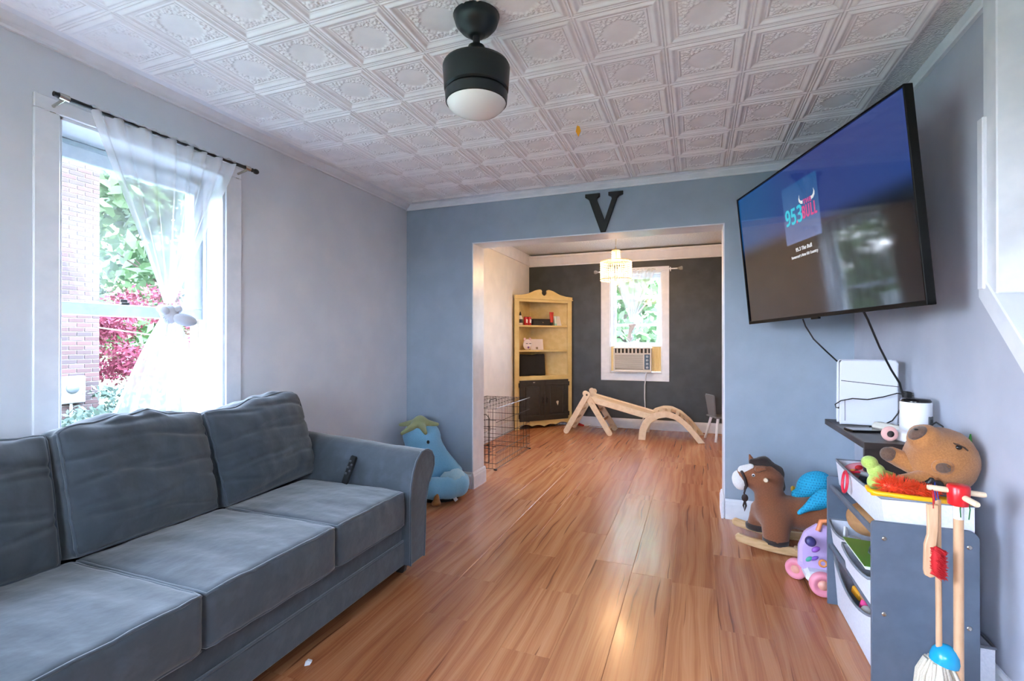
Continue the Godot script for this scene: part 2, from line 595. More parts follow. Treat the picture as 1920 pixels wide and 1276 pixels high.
func rooms() -> void:
	# floor: slab with boards
	var fl := place("floor", "")
	obj("subfloor", Sh.new().bx(XL - 0.25, XH + 0.15, -0.15, -0.008, DB - 0.2, DF + 0.25), mat(C(90, 70, 55), 0.9), fl)
	var tex := floor_texture()
	var rough_tex := ntex(8, 0.012, [Color(0.82, 0.82, 0.82), Color(0.92, 0.92, 0.92), Color(1, 1, 1)], [0.3, 0.55, 0.8], 512, 3)
	var floor_mats := []
	for t in [C(255, 255, 255), C(250, 243, 236), C(244, 234, 226), C(255, 252, 242), C(238, 226, 218)]:
		var m := mat(t, 0.27, 0.55)
		m.albedo_texture = tex
		m.roughness_texture = rough_tex
		floor_mats.append(m)
	rng.seed = 42
	var pw := 0.2
	var x := XL
	var col := 0
	while x < XH:
		var w := minf(pw, XH - x)
		var d := DB - rng.randf() * 1.2
		while d < DF:
			var d0 := maxf(d, DB)
			var d1 := minf(d + 1.25, DF)
			d += 1.25
			if d1 - d0 < 0.04:
				continue
			if x >= XR and d0 > 3.2 and d1 < DQ:
				continue
			var p := obj("floorboard", plank_mesh(w, d1 - d0, Vector2(rng.randf(), rng.randi() % 4 * 0.25 + rng.randf() * 0.05)), floor_mats[rng.randi() % 5], fl)
			p.position = V(x, 0, d0)
		x += pw
		col += 1

	# ceiling: slab, pressed panels in the living room
	var ce := place("ceiling", "")
	obj("slab", Sh.new().bx(XL - 0.25, XH + 0.15, HM, HC + 0.2, DB - 0.2, DP + 0.1), M.stucco, ce)
	obj("slab", Sh.new().bx(XL - 0.25, XH + 0.15, HC, HC + 0.2, DP + 0.1, DF + 0.25), M.stucco, ce)
	make_blobs()
	var ts := 0.30296
	var full := tile_mesh(ts, 0.0, 1.0, 84)
	var cut_l := tile_mesh(ts, 0.0, 1.0, 84)
	for j in range(-9, 7):
		for i in range(-6, 4):
			var o := obj("ceiling_tile", cut_l if i == -6 else full, M.ceil, ce)
			o.position = V(-0.4173 + i * ts, HM, 1.7155 + (j - 1) * ts)

	# living-room walls
	struct("wall_left", slab(XL - 0.25, XL, DB - 0.2, 3.69, 0, HC, true, [W1, W4]), M.wall_grey)
	struct("wall_left_dining", slab(XL - 0.25, XL, 3.69, DF + 0.25, 0, HC, true, [W3]), M.wall_white)
	struct("wall_back", slab(XL, XH, DB - 0.2, DB, 0, HC, false, [WB]), M.wall_grey)
	struct("wall_far", slab(XL, XH, DF, DF + 0.25, 0, HC, false, [W2]), M.wall_dark)
	var pa := Sh.new()
	pa.bx(XL, -1.697, 0, HC, DP, DQ).bx(0.18, XR, 0, HC, DP, DQ).bx(-1.697, 0.18, 1.987, HC, DP, DQ)
	struct("wall_partition", pa, M.wall_blue)
	# white lining of the opening and the dining side
	var li := place("trim_1", "")
	obj("jamb", Sh.new().bx(-1.699, -1.689, 0, 1.987, DP + 0.002, DQ + 0.006), M.trim, li)
	obj("jamb", Sh.new().bx(0.172, 0.182, 0, 1.987, DP + 0.002, DQ + 0.006), M.trim, li)
	obj("head", Sh.new().bx(-1.699, 0.182, 1.979, 1.989, DP + 0.002, DQ + 0.006), M.trim, li)
	var di := Sh.new()
	di.bx(XL, -1.699, 0, HC, DQ, DQ + 0.006).bx(0.182, XR + 0.1, 0, HC, DQ, DQ + 0.006).bx(-1.699, 0.182, 1.989, HC, DQ, DQ + 0.006)
	struct("wall_partition_dining", di, M.wall_white)
	# right wall with the stair opening: full height beyond depth 2.08, below the sloping skirt nearer
	var wr := Sh.new()
	var tr := Transform3D(Basis(Vector3(0, 0, -1), Vector3(0, 1, 0), Vector3(1, 0, 0)), Vector3(XR + 0.06, 0, 0))
	wr.prism(PackedVector2Array([Vector2(0.72, 0), Vector2(DP, 0), Vector2(DP, HC), Vector2(2.08, HC), Vector2(2.08, 1.36)]), 0.12, tr)
	struct("wall_right", wr, M.wall_right)
	struct("wall_right_dining", Sh.new().bx(1.25, 1.35, 0, HC, DQ + 0.006, DF), M.wall_white)
	struct("wall_hall", slab(XH, XH + 0.15, DB - 0.2, DF + 0.25, 0, HC, true, [WH]), M.wall_hall)
	struct("wall_stair_end", Sh.new().bx(XR + 0.12, XH, 0, HC, 3.25, 3.4), M.wall_hall)

	# stairs behind the right wall
	var stz := place("stairs", "")
	for k in 12:
		var d0 := 0.72 + k * 0.2
		obj("tread", Sh.new().bx(XR + 0.125, XH - 0.005, k * 0.197 + 0.165, k * 0.197 + 0.197, d0 - 0.02, d0 + 0.22, 0.004), M.handle_wood, stz)
		obj("riser", Sh.new().bx(XR + 0.125, XH - 0.005, maxf(0.0, k * 0.197), k * 0.197 + 0.165, d0, d0 + 0.015), M.trim, stz)
	# casing of the stair opening: upright board, sloping skirt and cap
	var sc := place("trim_2", "")
	obj("upright", Sh.new().bx(XR - 0.02, XR + 0.14, 1.34, HC, 2.005, 2.085, 0.004), M.trim, sc)
	obj("upright_edge", Sh.new().bx(XR - 0.032, XR - 0.018, 1.36, 1.93, 2.06, 2.095, 0.003), M.trim, sc)
	var sk := Sh.new()
	var trs := Transform3D(Basis(Vector3(0, 0, -1), Vector3(0, 1, 0), Vector3(1, 0, 0)), Vector3(XR + 0.06, 0, 0))
	sk.prism(PackedVector2Array([Vector2(0.70, 0.0), Vector2(0.78, 0.0), Vector2(2.105, 1.335), Vector2(2.105, 1.38), Vector2(2.06, 1.385)]), 0.17, trs, 0.004)
	obj("skirt", sk, M.trim, sc)
	var hr := thing("handrail", "white round stair handrail on the wall inside the stair opening", "handrail")
	obj("rail", Sh.new().tube(PackedVector3Array([V(1.12, 2.33, 2.42), V(1.12, 2.2, 2.30), V(1.12, 2.06, 2.20), V(1.12, 1.1, 1.25)]), 0.028, 14), M.trim, hr)
	for dd in [1.5, 2.15]:
		obj("bracket", Sh.new().rod(V(1.12, dd * 1.01 - 0.16, dd), V(1.045, dd * 1.01 - 0.2, dd), 0.012), M.trim, hr)

	# crown mouldings and baseboards
	struct("trim_3", moulding(V(XL, 2.305, DB), V(XL, 2.305, DP), Vector3(1, 0, 0), COVE), M.trim)
	struct("trim_4", moulding(V(XL, 2.3, DP), V(XR, 2.3, DP), Vector3(0, 0, 1), FLATCROWN), M.trim)
	struct("trim_5", moulding(V(XR, 2.31, 2.09), V(XR, 2.31, DP), Vector3(-1, 0, 0), PackedVector2Array([Vector2(0, 0), Vector2(0.016, 0), Vector2(0.02, 0.008), Vector2(0.02, 0.047), Vector2(0, 0.047)])), M.trim)
	struct("trim_6", moulding(V(XL, 2.285, DF), V(1.25, 2.285, DF), Vector3(0, 0, 1), CROWN), M.trim)
	struct("trim_7", moulding(V(XL, 2.30, DQ), V(XL, 2.30, DF), Vector3(1, 0, 0), PackedVector2Array([Vector2(0, 0), Vector2(0.02, 0), Vector2(0.03, 0.15), Vector2(0, 0.15)])), M.trim)
	var bl := place("baseboard_partition", "")
	obj("board", moulding(V(XL, 0, DP), V(-1.697, 0, DP), Vector3(0, 0, 1), BASE), M.trim, bl)
	obj("board", moulding(V(0.18, 0, DP), V(XR, 0, DP), Vector3(0, 0, 1), BASE), M.trim, bl)
	obj("board", moulding(V(-1.689, 0, DP - 0.016), V(-1.689, 0, DQ + 0.02), Vector3(1, 0, 0), BASE), M.trim, bl)
	obj("board", moulding(V(0.172, 0, DP - 0.016), V(0.172, 0, DQ + 0.02), Vector3(-1, 0, 0), BASE), M.trim, bl)
	struct("baseboard_left", moulding(V(XL, 0, DB), V(XL, 0, DP), Vector3(1, 0, 0), BASE), M.trim)
	struct("baseboard_left_dining", moulding(V(XL, 0, DQ), V(XL, 0, DF), Vector3(1, 0, 0), BASE), M.trim)
	struct("baseboard_far", moulding(V(XL, 0, DF), V(1.25, 0, DF), Vector3(0, 0, 1), BASE), M.trim)
	struct("baseboard_right", moulding(V(XR, 0, 0.85), V(XR, 0, DP), Vector3(-1, 0, 0), BASE), M.trim)

# ------------------------------------------------------------------ windows
# builds a double-hung window in its own frame: x along the wall, y up, +z into the room, origin at the middle of the opening at sill height
func sash(parent: Node, called: String, w: float, y0: float, y1: float, z: float, top: float, side: float, bot: float, m: Material) -> void:
	var f := Sh.new()
	f.box(Vector3(0, y1 - top / 2, z), Vector3(w, top, 0.032), 0.003).box(Vector3(0, y0 + bot / 2, z), Vector3(w, bot, 0.032), 0.003)
	for s in [-1, 1]:
		f.box(Vector3(s * (w / 2 - side / 2), (y0 + bot + y1 - top) / 2, z), Vector3(side, y1 - y0 - top - bot, 0.032), 0.003)
	var o := obj(called, f, m, parent)
	obj("pane", Sh.new().box(Vector3(0, (y0 + y1) / 2, z), Vector3(w - 2 * side + 0.01, y1 - y0 - top - bot + 0.01, 0.003)), M.glass, o)

func window(called: String, at: Vector3, turn: float, w: float, h: float, deep: float, casing: Array, raised: bool, sashes := []) -> Node3D:
	var n := place(called, "")
	n.position = at
	n.rotation.y = turn
	var wall := 0.012  # casing proud of the wall
	# casing boards: left, right, top, bottom widths
	obj("casing", Sh.new().box(Vector3(-w / 2 - casing[0] / 2, h / 2, wall / 2), Vector3(casing[0], h + 0.001, wall), 0.003), M.trim, n)
	obj("casing", Sh.new().box(Vector3(w / 2 + casing[1] / 2, h / 2, wall / 2), Vector3(casing[1], h + 0.001, wall), 0.003), M.trim, n)
	obj("casing", Sh.new().box(Vector3((casing[1] - casing[0]) / 2, h + casing[2] / 2, wall / 2), Vector3(w + casing[0] + casing[1], casing[2], wall), 0.003), M.trim, n)
	obj("casing", Sh.new().box(Vector3((casing[1] - casing[0]) / 2, -casing[3] / 2, wall / 2), Vector3(w + casing[0] + casing[1], casing[3], wall), 0.003), M.trim, n)
	# jambs, head and stool line the reveal
	for s in [-1, 1]:
		obj("jamb", Sh.new().box(Vector3(s * (w / 2 - 0.006), h / 2, -deep / 2), Vector3(0.012, h, deep), 0.001), M.trim, n)
		obj("stop", Sh.new().box(Vector3(s * (w / 2 - 0.018), h / 2, -deep + 0.118), Vector3(0.014, h, 0.014), 0.002), M.trim, n)
		obj("track", Sh.new().box(Vector3(s * (w / 2 - 0.018), h / 2, -deep + 0.06), Vector3(0.012, h - 0.02, 0.012), 0.002), mat(C(168, 150, 128), 0.5), n)
	obj("head", Sh.new().box(Vector3(0, h - 0.006, -deep / 2), Vector3(w, 0.012, deep), 0.001), M.trim, n)
	obj("sill", Sh.new().box(Vector3(0, 0.012, -deep / 2), Vector3(w, 0.024, deep), 0.003), M.trim, n)
	var sw := w - 0.03
	var mid := h * 0.44
	if sashes.size():
		mid = sashes[0]
	sash(n, "upper_sash", sw, mid - 0.02, h - 0.014, -deep + 0.04, 0.05, 0.045, 0.035, M.sash)
	if sashes.size():
		sash(n, "lower_sash", sw, sashes[1], sashes[2], -deep + 0.085, 0.05, 0.05, 0.055, M.sash)
	elif raised:
		sash(n, "lower_sash", sw, mid - 0.045, h - 0.05, -deep + 0.085, 0.06, 0.05, 0.055, M.sash)
	else:
		sash(n, "lower_sash", sw, 0.026, mid + 0.015, -deep + 0.085, 0.035, 0.05, 0.07, M.sash)
	return n

# a sheer curtain gathered on a rod and knotted; x along the wall, y up, +z into the room
func knotted_curtain(parent: Node, w: float, top: float, knot: Vector2, bottom: Array, folds: int, m: Material) -> void:
	var cols := folds * 8
	var rows := []
	# upper part: from the rod to the knot
	for i in 25:
		var t := i / 24.0
		var row := PackedVector3Array()
		for j in cols + 1:
			var s := float(j) / cols
			var xt := (s - 0.5) * w
			var squeeze := pow(t, 1.15)
			var x := lerpf(xt, knot.x + (s - 0.5) * 0.035, squeeze)
			var sag := sin(t * PI) * (s - 0.5) * -0.03
			var y := lerpf(top, knot.y, t)
			var z := sin(s * TAU * folds + sin(s * 9.0) * 1.3) * (0.012 * (1.0 - t) + 0.012) + 0.004 * sin(s * 40.0)
			row.append(Vector3(x + sag, y, z))
		rows.append(row)
	var up := Sh.new()
	up.smooth()
	up.sheet(rows)
	obj("upper_drape", up, m, parent)
	# heading pocket pulled over the rod, in small gathers
	var hd := Sh.new()
	hd.smooth()
	var hrows := []
	for i in 9:
		var an := PI * i / 8.0
		var row := PackedVector3Array()
		for j in cols + 1:
			var s := float(j) / cols
			var r := 0.013 + 0.004 * sin(s * TAU * folds * 2.0)
			row.append(Vector3((s - 0.5) * w, top + 0.004 + r * sin(an), -r * cos(an) * -1.0))
		hrows.append(row)
	hd.sheet(hrows)
	obj("heading", hd, m, parent)
	if bottom.size() > 0:
		rows = []
		for i in 21:
			var t := i / 20.0
			var row := PackedVector3Array()
			for j in cols + 1:
				var s := float(j) / cols
				var f := pow(t, 0.85)
				var x := lerpf(knot.x + (s - 0.5) * 0.04, lerpf(bottom[0], bottom[1], s), f)
				var y := lerpf(knot.y - 0.05, bottom[2], t)
				var z := sin(s * TAU * (folds - 1) + 1.0) * (0.012 + 0.03 * t) + 0.004 * sin(s * 37.0 + t * 3.0)
				row.append(Vector3(x, y, z))
			rows.append(row)
		var lo := Sh.new()
		lo.smooth()
		lo.sheet(rows)
		obj("lower_drape", lo, m, parent)

func knot_shape(c: Vector3, s: float) -> Sh:
	var k := Sh.new()
	k.smooth()
	var pts := PackedVector3Array()
	var rad := []
	for i in 40:
		var t := TAU * i / 40.0
		pts.append(c + Vector3(sin(t) + 1.4 * sin(2 * t) * 0.5, (cos(t) - 1.6 * cos(2 * t) * 0.6) * 0.75, -sin(3 * t) * 0.55) * s * 0.42)
		rad.append(s * (0.30 + 0.05 * sin(7 * t)))
	k.tube(pts, rad, 10, true)
	k.ball(c, Vector3(s * 0.7, s * 0.62, s * 0.5))
	return k

func windows() -> void:
	# left window; its frame turned so that +z points along +x of the room
	var w1 := window("window_1", V(XL, W1[2], (W1[0] + W1[1]) / 2), PI / 2, W1[1] - W1[0], W1[3] - W1[2], 0.24, [0.081, 0.092, 0.055, 0.08], true)
	obj("sash_lock", Sh.new().box(Vector3(-0.02, (W1[3] - W1[2]) * 0.44 + 0.018, -0.17), Vector3(0.035, 0.012, 0.02), 0.002).box(Vector3(-0.02, (W1[3] - W1[2]) * 0.44 + 0.03, -0.175), Vector3(0.03, 0.016, 0.008), 0.002), M.steel_dark, w1)
	window("window_2", V((W2[0] + W2[1]) / 2, W2[2], DF), 0.0, W2[1] - W2[0], W2[3] - W2[2], 0.2, [0.125, 0.095, 0.07, 0.1], true, [0.67, 0.37, 1.08])
	window("window_3", V(XL, W3[2], (W3[0] + W3[1]) / 2), PI / 2, W3[1] - W3[0], W3[3] - W3[2], 0.2, [0.09, 0.05, 0.06, 0.08], false)
	window("window_4", V(XL, W4[2], (W4[0] + W4[1]) / 2), PI / 2, W4[1] - W4[0], W4[3] - W4[2], 0.24, [0.08, 0.08, 0.055, 0.08], false)
	window("window_6", V((WB[0] + WB[1]) / 2, WB[2], DB), PI, WB[1] - WB[0], WB[3] - WB[2], 0.19, [0.09, 0.09, 0.09, 0.09], false)
	window("window_5", V(XH, WH[2], (WH[0] + WH[1]) / 2), -PI / 2, WH[1] - WH[0], WH[3] - WH[2], 0.14, [0.09, 0.09, 0.09, 0.09], false)

	# curtain rods and knotted sheers
	var rod := thing("curtain_rod", "black metal curtain rod with ball finials above the large window by the sofa", "curtain rod", V(XL + 0.085, 2.105, 1.56))
	obj("pole", Sh.new().rod(Vector3(0, 0, 0.45), Vector3(0, 0, -0.4), 0.0085), M.black, rod)
	obj("finial", Sh.new().ball(Vector3(0, 0, -0.425), Vector3(0.014, 0.014, 0.018)).ball(Vector3(0, 0, -0.402), Vector3(0.011, 0.011, 0.005)), M.black, rod)
	obj("end_cap", Sh.new().rod(Vector3(0, 0, 0.465), Vector3(0, 0, 0.44), 0.0095), M.black, rod)
	for s in [0.43, -0.375]:
		var br := Sh.new()
		br.rod(Vector3(0, 0, s + 0.02), Vector3(0, 0, s - 0.012), 0.0125)
		br.rod(Vector3(0, -0.006, s), Vector3(-0.072, -0.02, s), 0.006)
		br.box(Vector3(-0.0785, -0.035, s), Vector3(0.008, 0.06, 0.022), 0.002)
		obj("bracket", br, M.chrome, rod)
	var cu := thing("curtain", "sheer white curtain knotted in the middle at the large window behind the sofa", "curtain", V(XL + 0.085, 0, 1.533), PI / 2)
	knotted_curtain(cu, 0.64, 2.1, Vector2(-0.012, 1.36), [-0.3, 0.215, 0.79], 7, M.sheer)
	obj("knot", knot_shape(Vector3(-0.012, 1.315, 0.0), 0.058), M.sheer_dense, cu)
	obj("loose_end", Sh.new().ball(Vector3(0.04, 1.285, 0.03), Vector3(0.055, 0.028, 0.03), Basis(Vector3(0, 0, 1), -0.2)), M.sheer_dense, cu)
# ------------------------------------------------------------------ soft shapes
func rebase(n: Node3D, at: Vector3) -> void:
	n.position = at
	for c in n.get_children():
		c.position -= at

# rounded shapes melted together: tapered capsules {a, b, ra, rb} and ellipsoids {c, r, t (Basis)}; meshed as surface nets
func blob(prims: Array, cell: float, k: float, rough := 0.0, seed_ := 1) -> ArrayMesh:
	var lo := Vector3.ONE * 1e9
	var hi := Vector3.ONE * -1e9
	for p in prims:
		if p.has("a"):
			var r: float = maxf(p.ra, p.rb)
			p.lo = (p.a as Vector3).min(p.b) - Vector3.ONE * r
			p.hi = (p.a as Vector3).max(p.b) + Vector3.ONE * r
		else:
			if not p.has("t"):
				p.t = Basis()
			var e := Vector3.ZERO
			for i in 3:
				var row := Vector3(p.t.x[i] * p.r.x, p.t.y[i] * p.r.y, p.t.z[i] * p.r.z)
				e[i] = row.length()
			p.lo = p.c - e
			p.hi = p.c + e
			p.inv = (p.t as Basis).transposed()
		lo = lo.min(p.lo)
		hi = hi.max(p.hi)
	lo -= Vector3.ONE * cell * 3
	hi += Vector3.ONE * cell * 3
	var n := Vector3i(((hi - lo) / cell).ceil()) + Vector3i.ONE
	var f := PackedFloat32Array()
	f.resize(n.x * n.y * n.z)
	f.fill(10.0)
	var mg := Vector3.ONE * (k + cell * 2.5)
	for p in prims:
		var i0 := Vector3i(((p.lo - mg - lo) / cell).floor()).clamp(Vector3i.ZERO, n - Vector3i.ONE)
		var i1 := Vector3i(((p.hi + mg - lo) / cell).ceil()).clamp(Vector3i.ZERO, n - Vector3i.ONE)
		var cap: bool = p.has("a")
		var ba := Vector3.ZERO
		var bb := 1.0
		if cap:
			ba = p.b - p.a
			bb = maxf(ba.length_squared(), 1e-9)
		for z in range(i0.z, i1.z + 1):
			for y in range(i0.y, i1.y + 1):
				var at := (z * n.y + y) * n.x
				for x in range(i0.x, i1.x + 1):
					var w := lo + Vector3(x, y, z) * cell
					var d: float
					if cap:
						var pa: Vector3 = w - p.a
						var h := clampf(pa.dot(ba) / bb, 0.0, 1.0)
						d = (pa - ba * h).length() - lerpf(p.ra, p.rb, h)
					else:
						var q: Vector3 = p.inv * (w - p.c)
						var k0: float = (q / p.r).length()
						var k1: float = (q / (p.r * p.r)).length()
						d = k0 * (k0 - 1.0) / maxf(k1, 1e-6)
					var o := f[at + x]
					var g := maxf(k - absf(o - d), 0.0) / k
					f[at + x] = minf(o, d) - g * g * k * 0.25
	var nz: FastNoiseLite = null
	if rough > 0.0:
		nz = noise(seed_, 1.0, 3)
	var vid := {}
	var verts := PackedVector3Array()
	var sx := 1
	var sy := n.x
	var sz := n.x * n.y
	var offs := [0, sx, sy, sx + sy, sz, sx + sz, sy + sz, sx + sy + sz]
	var edges := [[0, 1], [2, 3], [4, 5], [6, 7], [0, 2], [1, 3], [4, 6], [5, 7], [0, 4], [1, 5], [2, 6], [3, 7]]
	for z in n.z - 1:
		for y in n.y - 1:
			for x in n.x - 1:
				var at := z * sz + y * sy + x
				var a := f[at]
				if absf(a) > cell * 2.0:
					continue
				var neg := 0
				for o in offs:
					if f[at + o] < 0.0:
						neg += 1
				if neg == 0 or neg == 8:
					continue
				var s := Vector3.ZERO
				var c := 0
				for e in edges:
					var p0 := f[at + offs[e[0]]]
					var p1 := f[at + offs[e[1]]]
					if (p0 < 0.0) != (p1 < 0.0):
						var t := p0 / (p0 - p1)
						var u := Vector3(e[0] & 1, (e[0] >> 1) & 1, e[0] >> 2)
						var v := Vector3(e[1] & 1, (e[1] >> 1) & 1, e[1] >> 2)
						s += u.lerp(v, t)
						c += 1
				vid[at] = verts.size()
				verts.append(lo + (Vector3(x, y, z) + s / c) * cell)
	var idx := PackedInt32Array()
	for at in vid:
		var a := f[at]
		# edges that start at this cell's corner, one along each axis
		for ax in 3:
			var st: int = [sx, sy, sz][ax]
			var u: int = [sy, sz, sx][ax]
			var v: int = [sz, sx, sy][ax]
			var b := f[at + st]
			if (a < 0.0) == (b < 0.0):
				continue
			var c1: int = at
			var c2: int = at - u
			var c3: int = at - u - v
			var c4: int = at - v
			if not (vid.has(c2) and vid.has(c3) and vid.has(c4)):
				continue
			if a < 0.0:
				idx.append_array([vid[c1], vid[c3], vid[c2], vid[c1], vid[c4], vid[c3]])
			else:
				idx.append_array([vid[c1], vid[c2], vid[c3], vid[c1], vid[c3], vid[c4]])
	var norm := PackedVector3Array()
	norm.resize(verts.size())
	for i in range(0, idx.size(), 3):
		var nn := (verts[idx[i + 2]] - verts[idx[i]]).cross(verts[idx[i + 1]] - verts[idx[i]])
		for j in 3:
			norm[idx[i + j]] += nn
	for i in norm.size():
		norm[i] = norm[i].normalized()
	if nz:
		for i in verts.size():
			verts[i] += norm[i] * nz.get_noise_3dv(verts[i] * 22.0) * rough
	var arr := []
	arr.resize(Mesh.ARRAY_MAX)
	arr[Mesh.ARRAY_VERTEX] = verts
	arr[Mesh.ARRAY_NORMAL] = norm
	arr[Mesh.ARRAY_INDEX] = idx
	var m := ArrayMesh.new()
	m.add_surface_from_arrays(Mesh.PRIMITIVE_TRIANGLES, arr)
	return m

func cap(a: Vector3, b: Vector3, ra: float, rb: float) -> Dictionary:
	return {"a": a, "b": b, "ra": ra, "rb": rb}

func ell(c: Vector3, r: Vector3, t := Basis()) -> Dictionary:
	return {"c": c, "r": r, "t": t}

# upholstered block: a rounded box whose points pass through warp(point, place in -1..1)
func cushion_point(p: Vector3, size: Vector3, rad: float, warp: Callable) -> Vector3:
	var h := size * 0.5
	var q := p * h
	var g := h - Vector3.ONE * rad
	var inner := q.clamp(-g, g)
	var d := q - inner
	if d.length_squared() > 1e-12:
		q = inner + d.normalized() * rad
	return warp.call(q, p)

func cushion(size: Vector3, n: int, rad: float, warp: Callable) -> Sh:
	var s := Sh.new()
	s.smooth()
	for ax in 3:
		for sg in [1.0, -1.0]:
			var rows := []
			for i in n + 1:
				var row := PackedVector3Array()
				for j in n + 1:
					var a := -1.0 + 2.0 * i / n
					var b := -1.0 + 2.0 * j / n
					a = sign(a) * (1.0 - pow(1.0 - absf(a), 1.35))
					b = sign(b) * (1.0 - pow(1.0 - absf(b), 1.35))
					var p := Vector3.ZERO
					p[ax] = sg
					p[(ax + 1) % 3] = b if sg > 0 else a
					p[(ax + 2) % 3] = a if sg > 0 else b
					row.append(cushion_point(p, size, rad, warp))
				rows.append(row)
			s.sheet(rows)
	return s

# welt cord along edges of the cushion, given as a loop of corners in -1..1
func piping(corners: Array, size: Vector3, rad: float, warp: Callable, r := 0.0055, closed := true) -> Sh:
	var pts := PackedVector3Array()
	var m := corners.size()
	for i in (m if closed else m - 1):
		for t in 14:
			pts.append(cushion_point((corners[i] as Vector3).lerp(corners[(i + 1) % m], t / 14.0), size, rad, warp))
	if not closed:
		pts.append(cushion_point(corners[m - 1], size, rad, warp))
	return Sh.new().tube(pts, r, 6, closed)

# ------------------------------------------------------------------ outdoors
func leafy(n: int, r: Vector3, leaf: float, seed_: int, hollow := 0.35) -> ArrayMesh:
	rng.seed = seed_
	var v := PackedVector3Array()
	var nn := PackedVector3Array()
	var clumps: Array[Vector3] = []
	for i in 34:
		var d := Vector3(rng.randfn(), rng.randfn(), rng.randfn()).normalized()
		clumps.append(d * lerpf(hollow, 0.95, sqrt(rng.randf())))
	for i in n:
		var c := clumps[i % clumps.size()]
		var p := (c + Vector3(rng.randfn(), rng.randfn() * 0.7, rng.randfn()) * 0.13) * r
		var a := Vector3(rng.randfn(), rng.randfn(), rng.randfn()).normalized()
		var b := a.cross(Vector3(rng.randfn(), rng.randfn(), rng.randfn())).normalized()
		var s := leaf * rng.randf_range(0.6, 1.3)
		var q := [p - a * s, p + b * s * 0.45, p + a * s, p - b * s * 0.45]
		var no := a.cross(b)
		for k in [0, 1, 2, 0, 2, 3]:
			v.append(q[k])
			nn.append(no)
	var arr := []
	arr.resize(Mesh.ARRAY_MAX)
	arr[Mesh.ARRAY_VERTEX] = v
	arr[Mesh.ARRAY_NORMAL] = nn
	var m := ArrayMesh.new()
	m.add_surface_from_arrays(Mesh.PRIMITIVE_TRIANGLES, arr)
	return m

func leaf_mat(c: Color) -> StandardMaterial3D:
	var m := mat(c, 0.6, 0.3)
	m.cull_mode = BaseMaterial3D.CULL_DISABLED
	return m

func tree(called: String, label: String, at: Vector3, crown: ArrayMesh, lift: float, m: Material, trunk: float, group: String, scale := 1.0) -> void:
	var t := thing(called, label, "tree", at, 0.0, group)
	var c := obj("crown", crown, m, t, Vector3(0, lift, 0))
	c.scale = Vector3.ONE * scale
	var tr := Sh.new()
	tr.tube(PackedVector3Array([Vector3(0, 0, 0), Vector3(0.04, lift * 0.5, 0.03), Vector3(-0.02, lift, 0)]), [trunk, trunk * 0.75, trunk * 0.5], 8)
	for k in 5:
		var an := k * 1.3
		tr.tube(PackedVector3Array([Vector3(0.02, lift * (0.45 + 0.1 * k), 0), Vector3(cos(an) * lift * 0.2, lift * (0.62 + 0.1 * k), sin(an) * lift * 0.2), Vector3(cos(an) * lift * 0.45, lift * (0.8 + 0.1 * k), sin(an) * lift * 0.45)]), [trunk * 0.45, trunk * 0.3, trunk * 0.1], 6)
	obj("trunk", tr, M.bark, t)

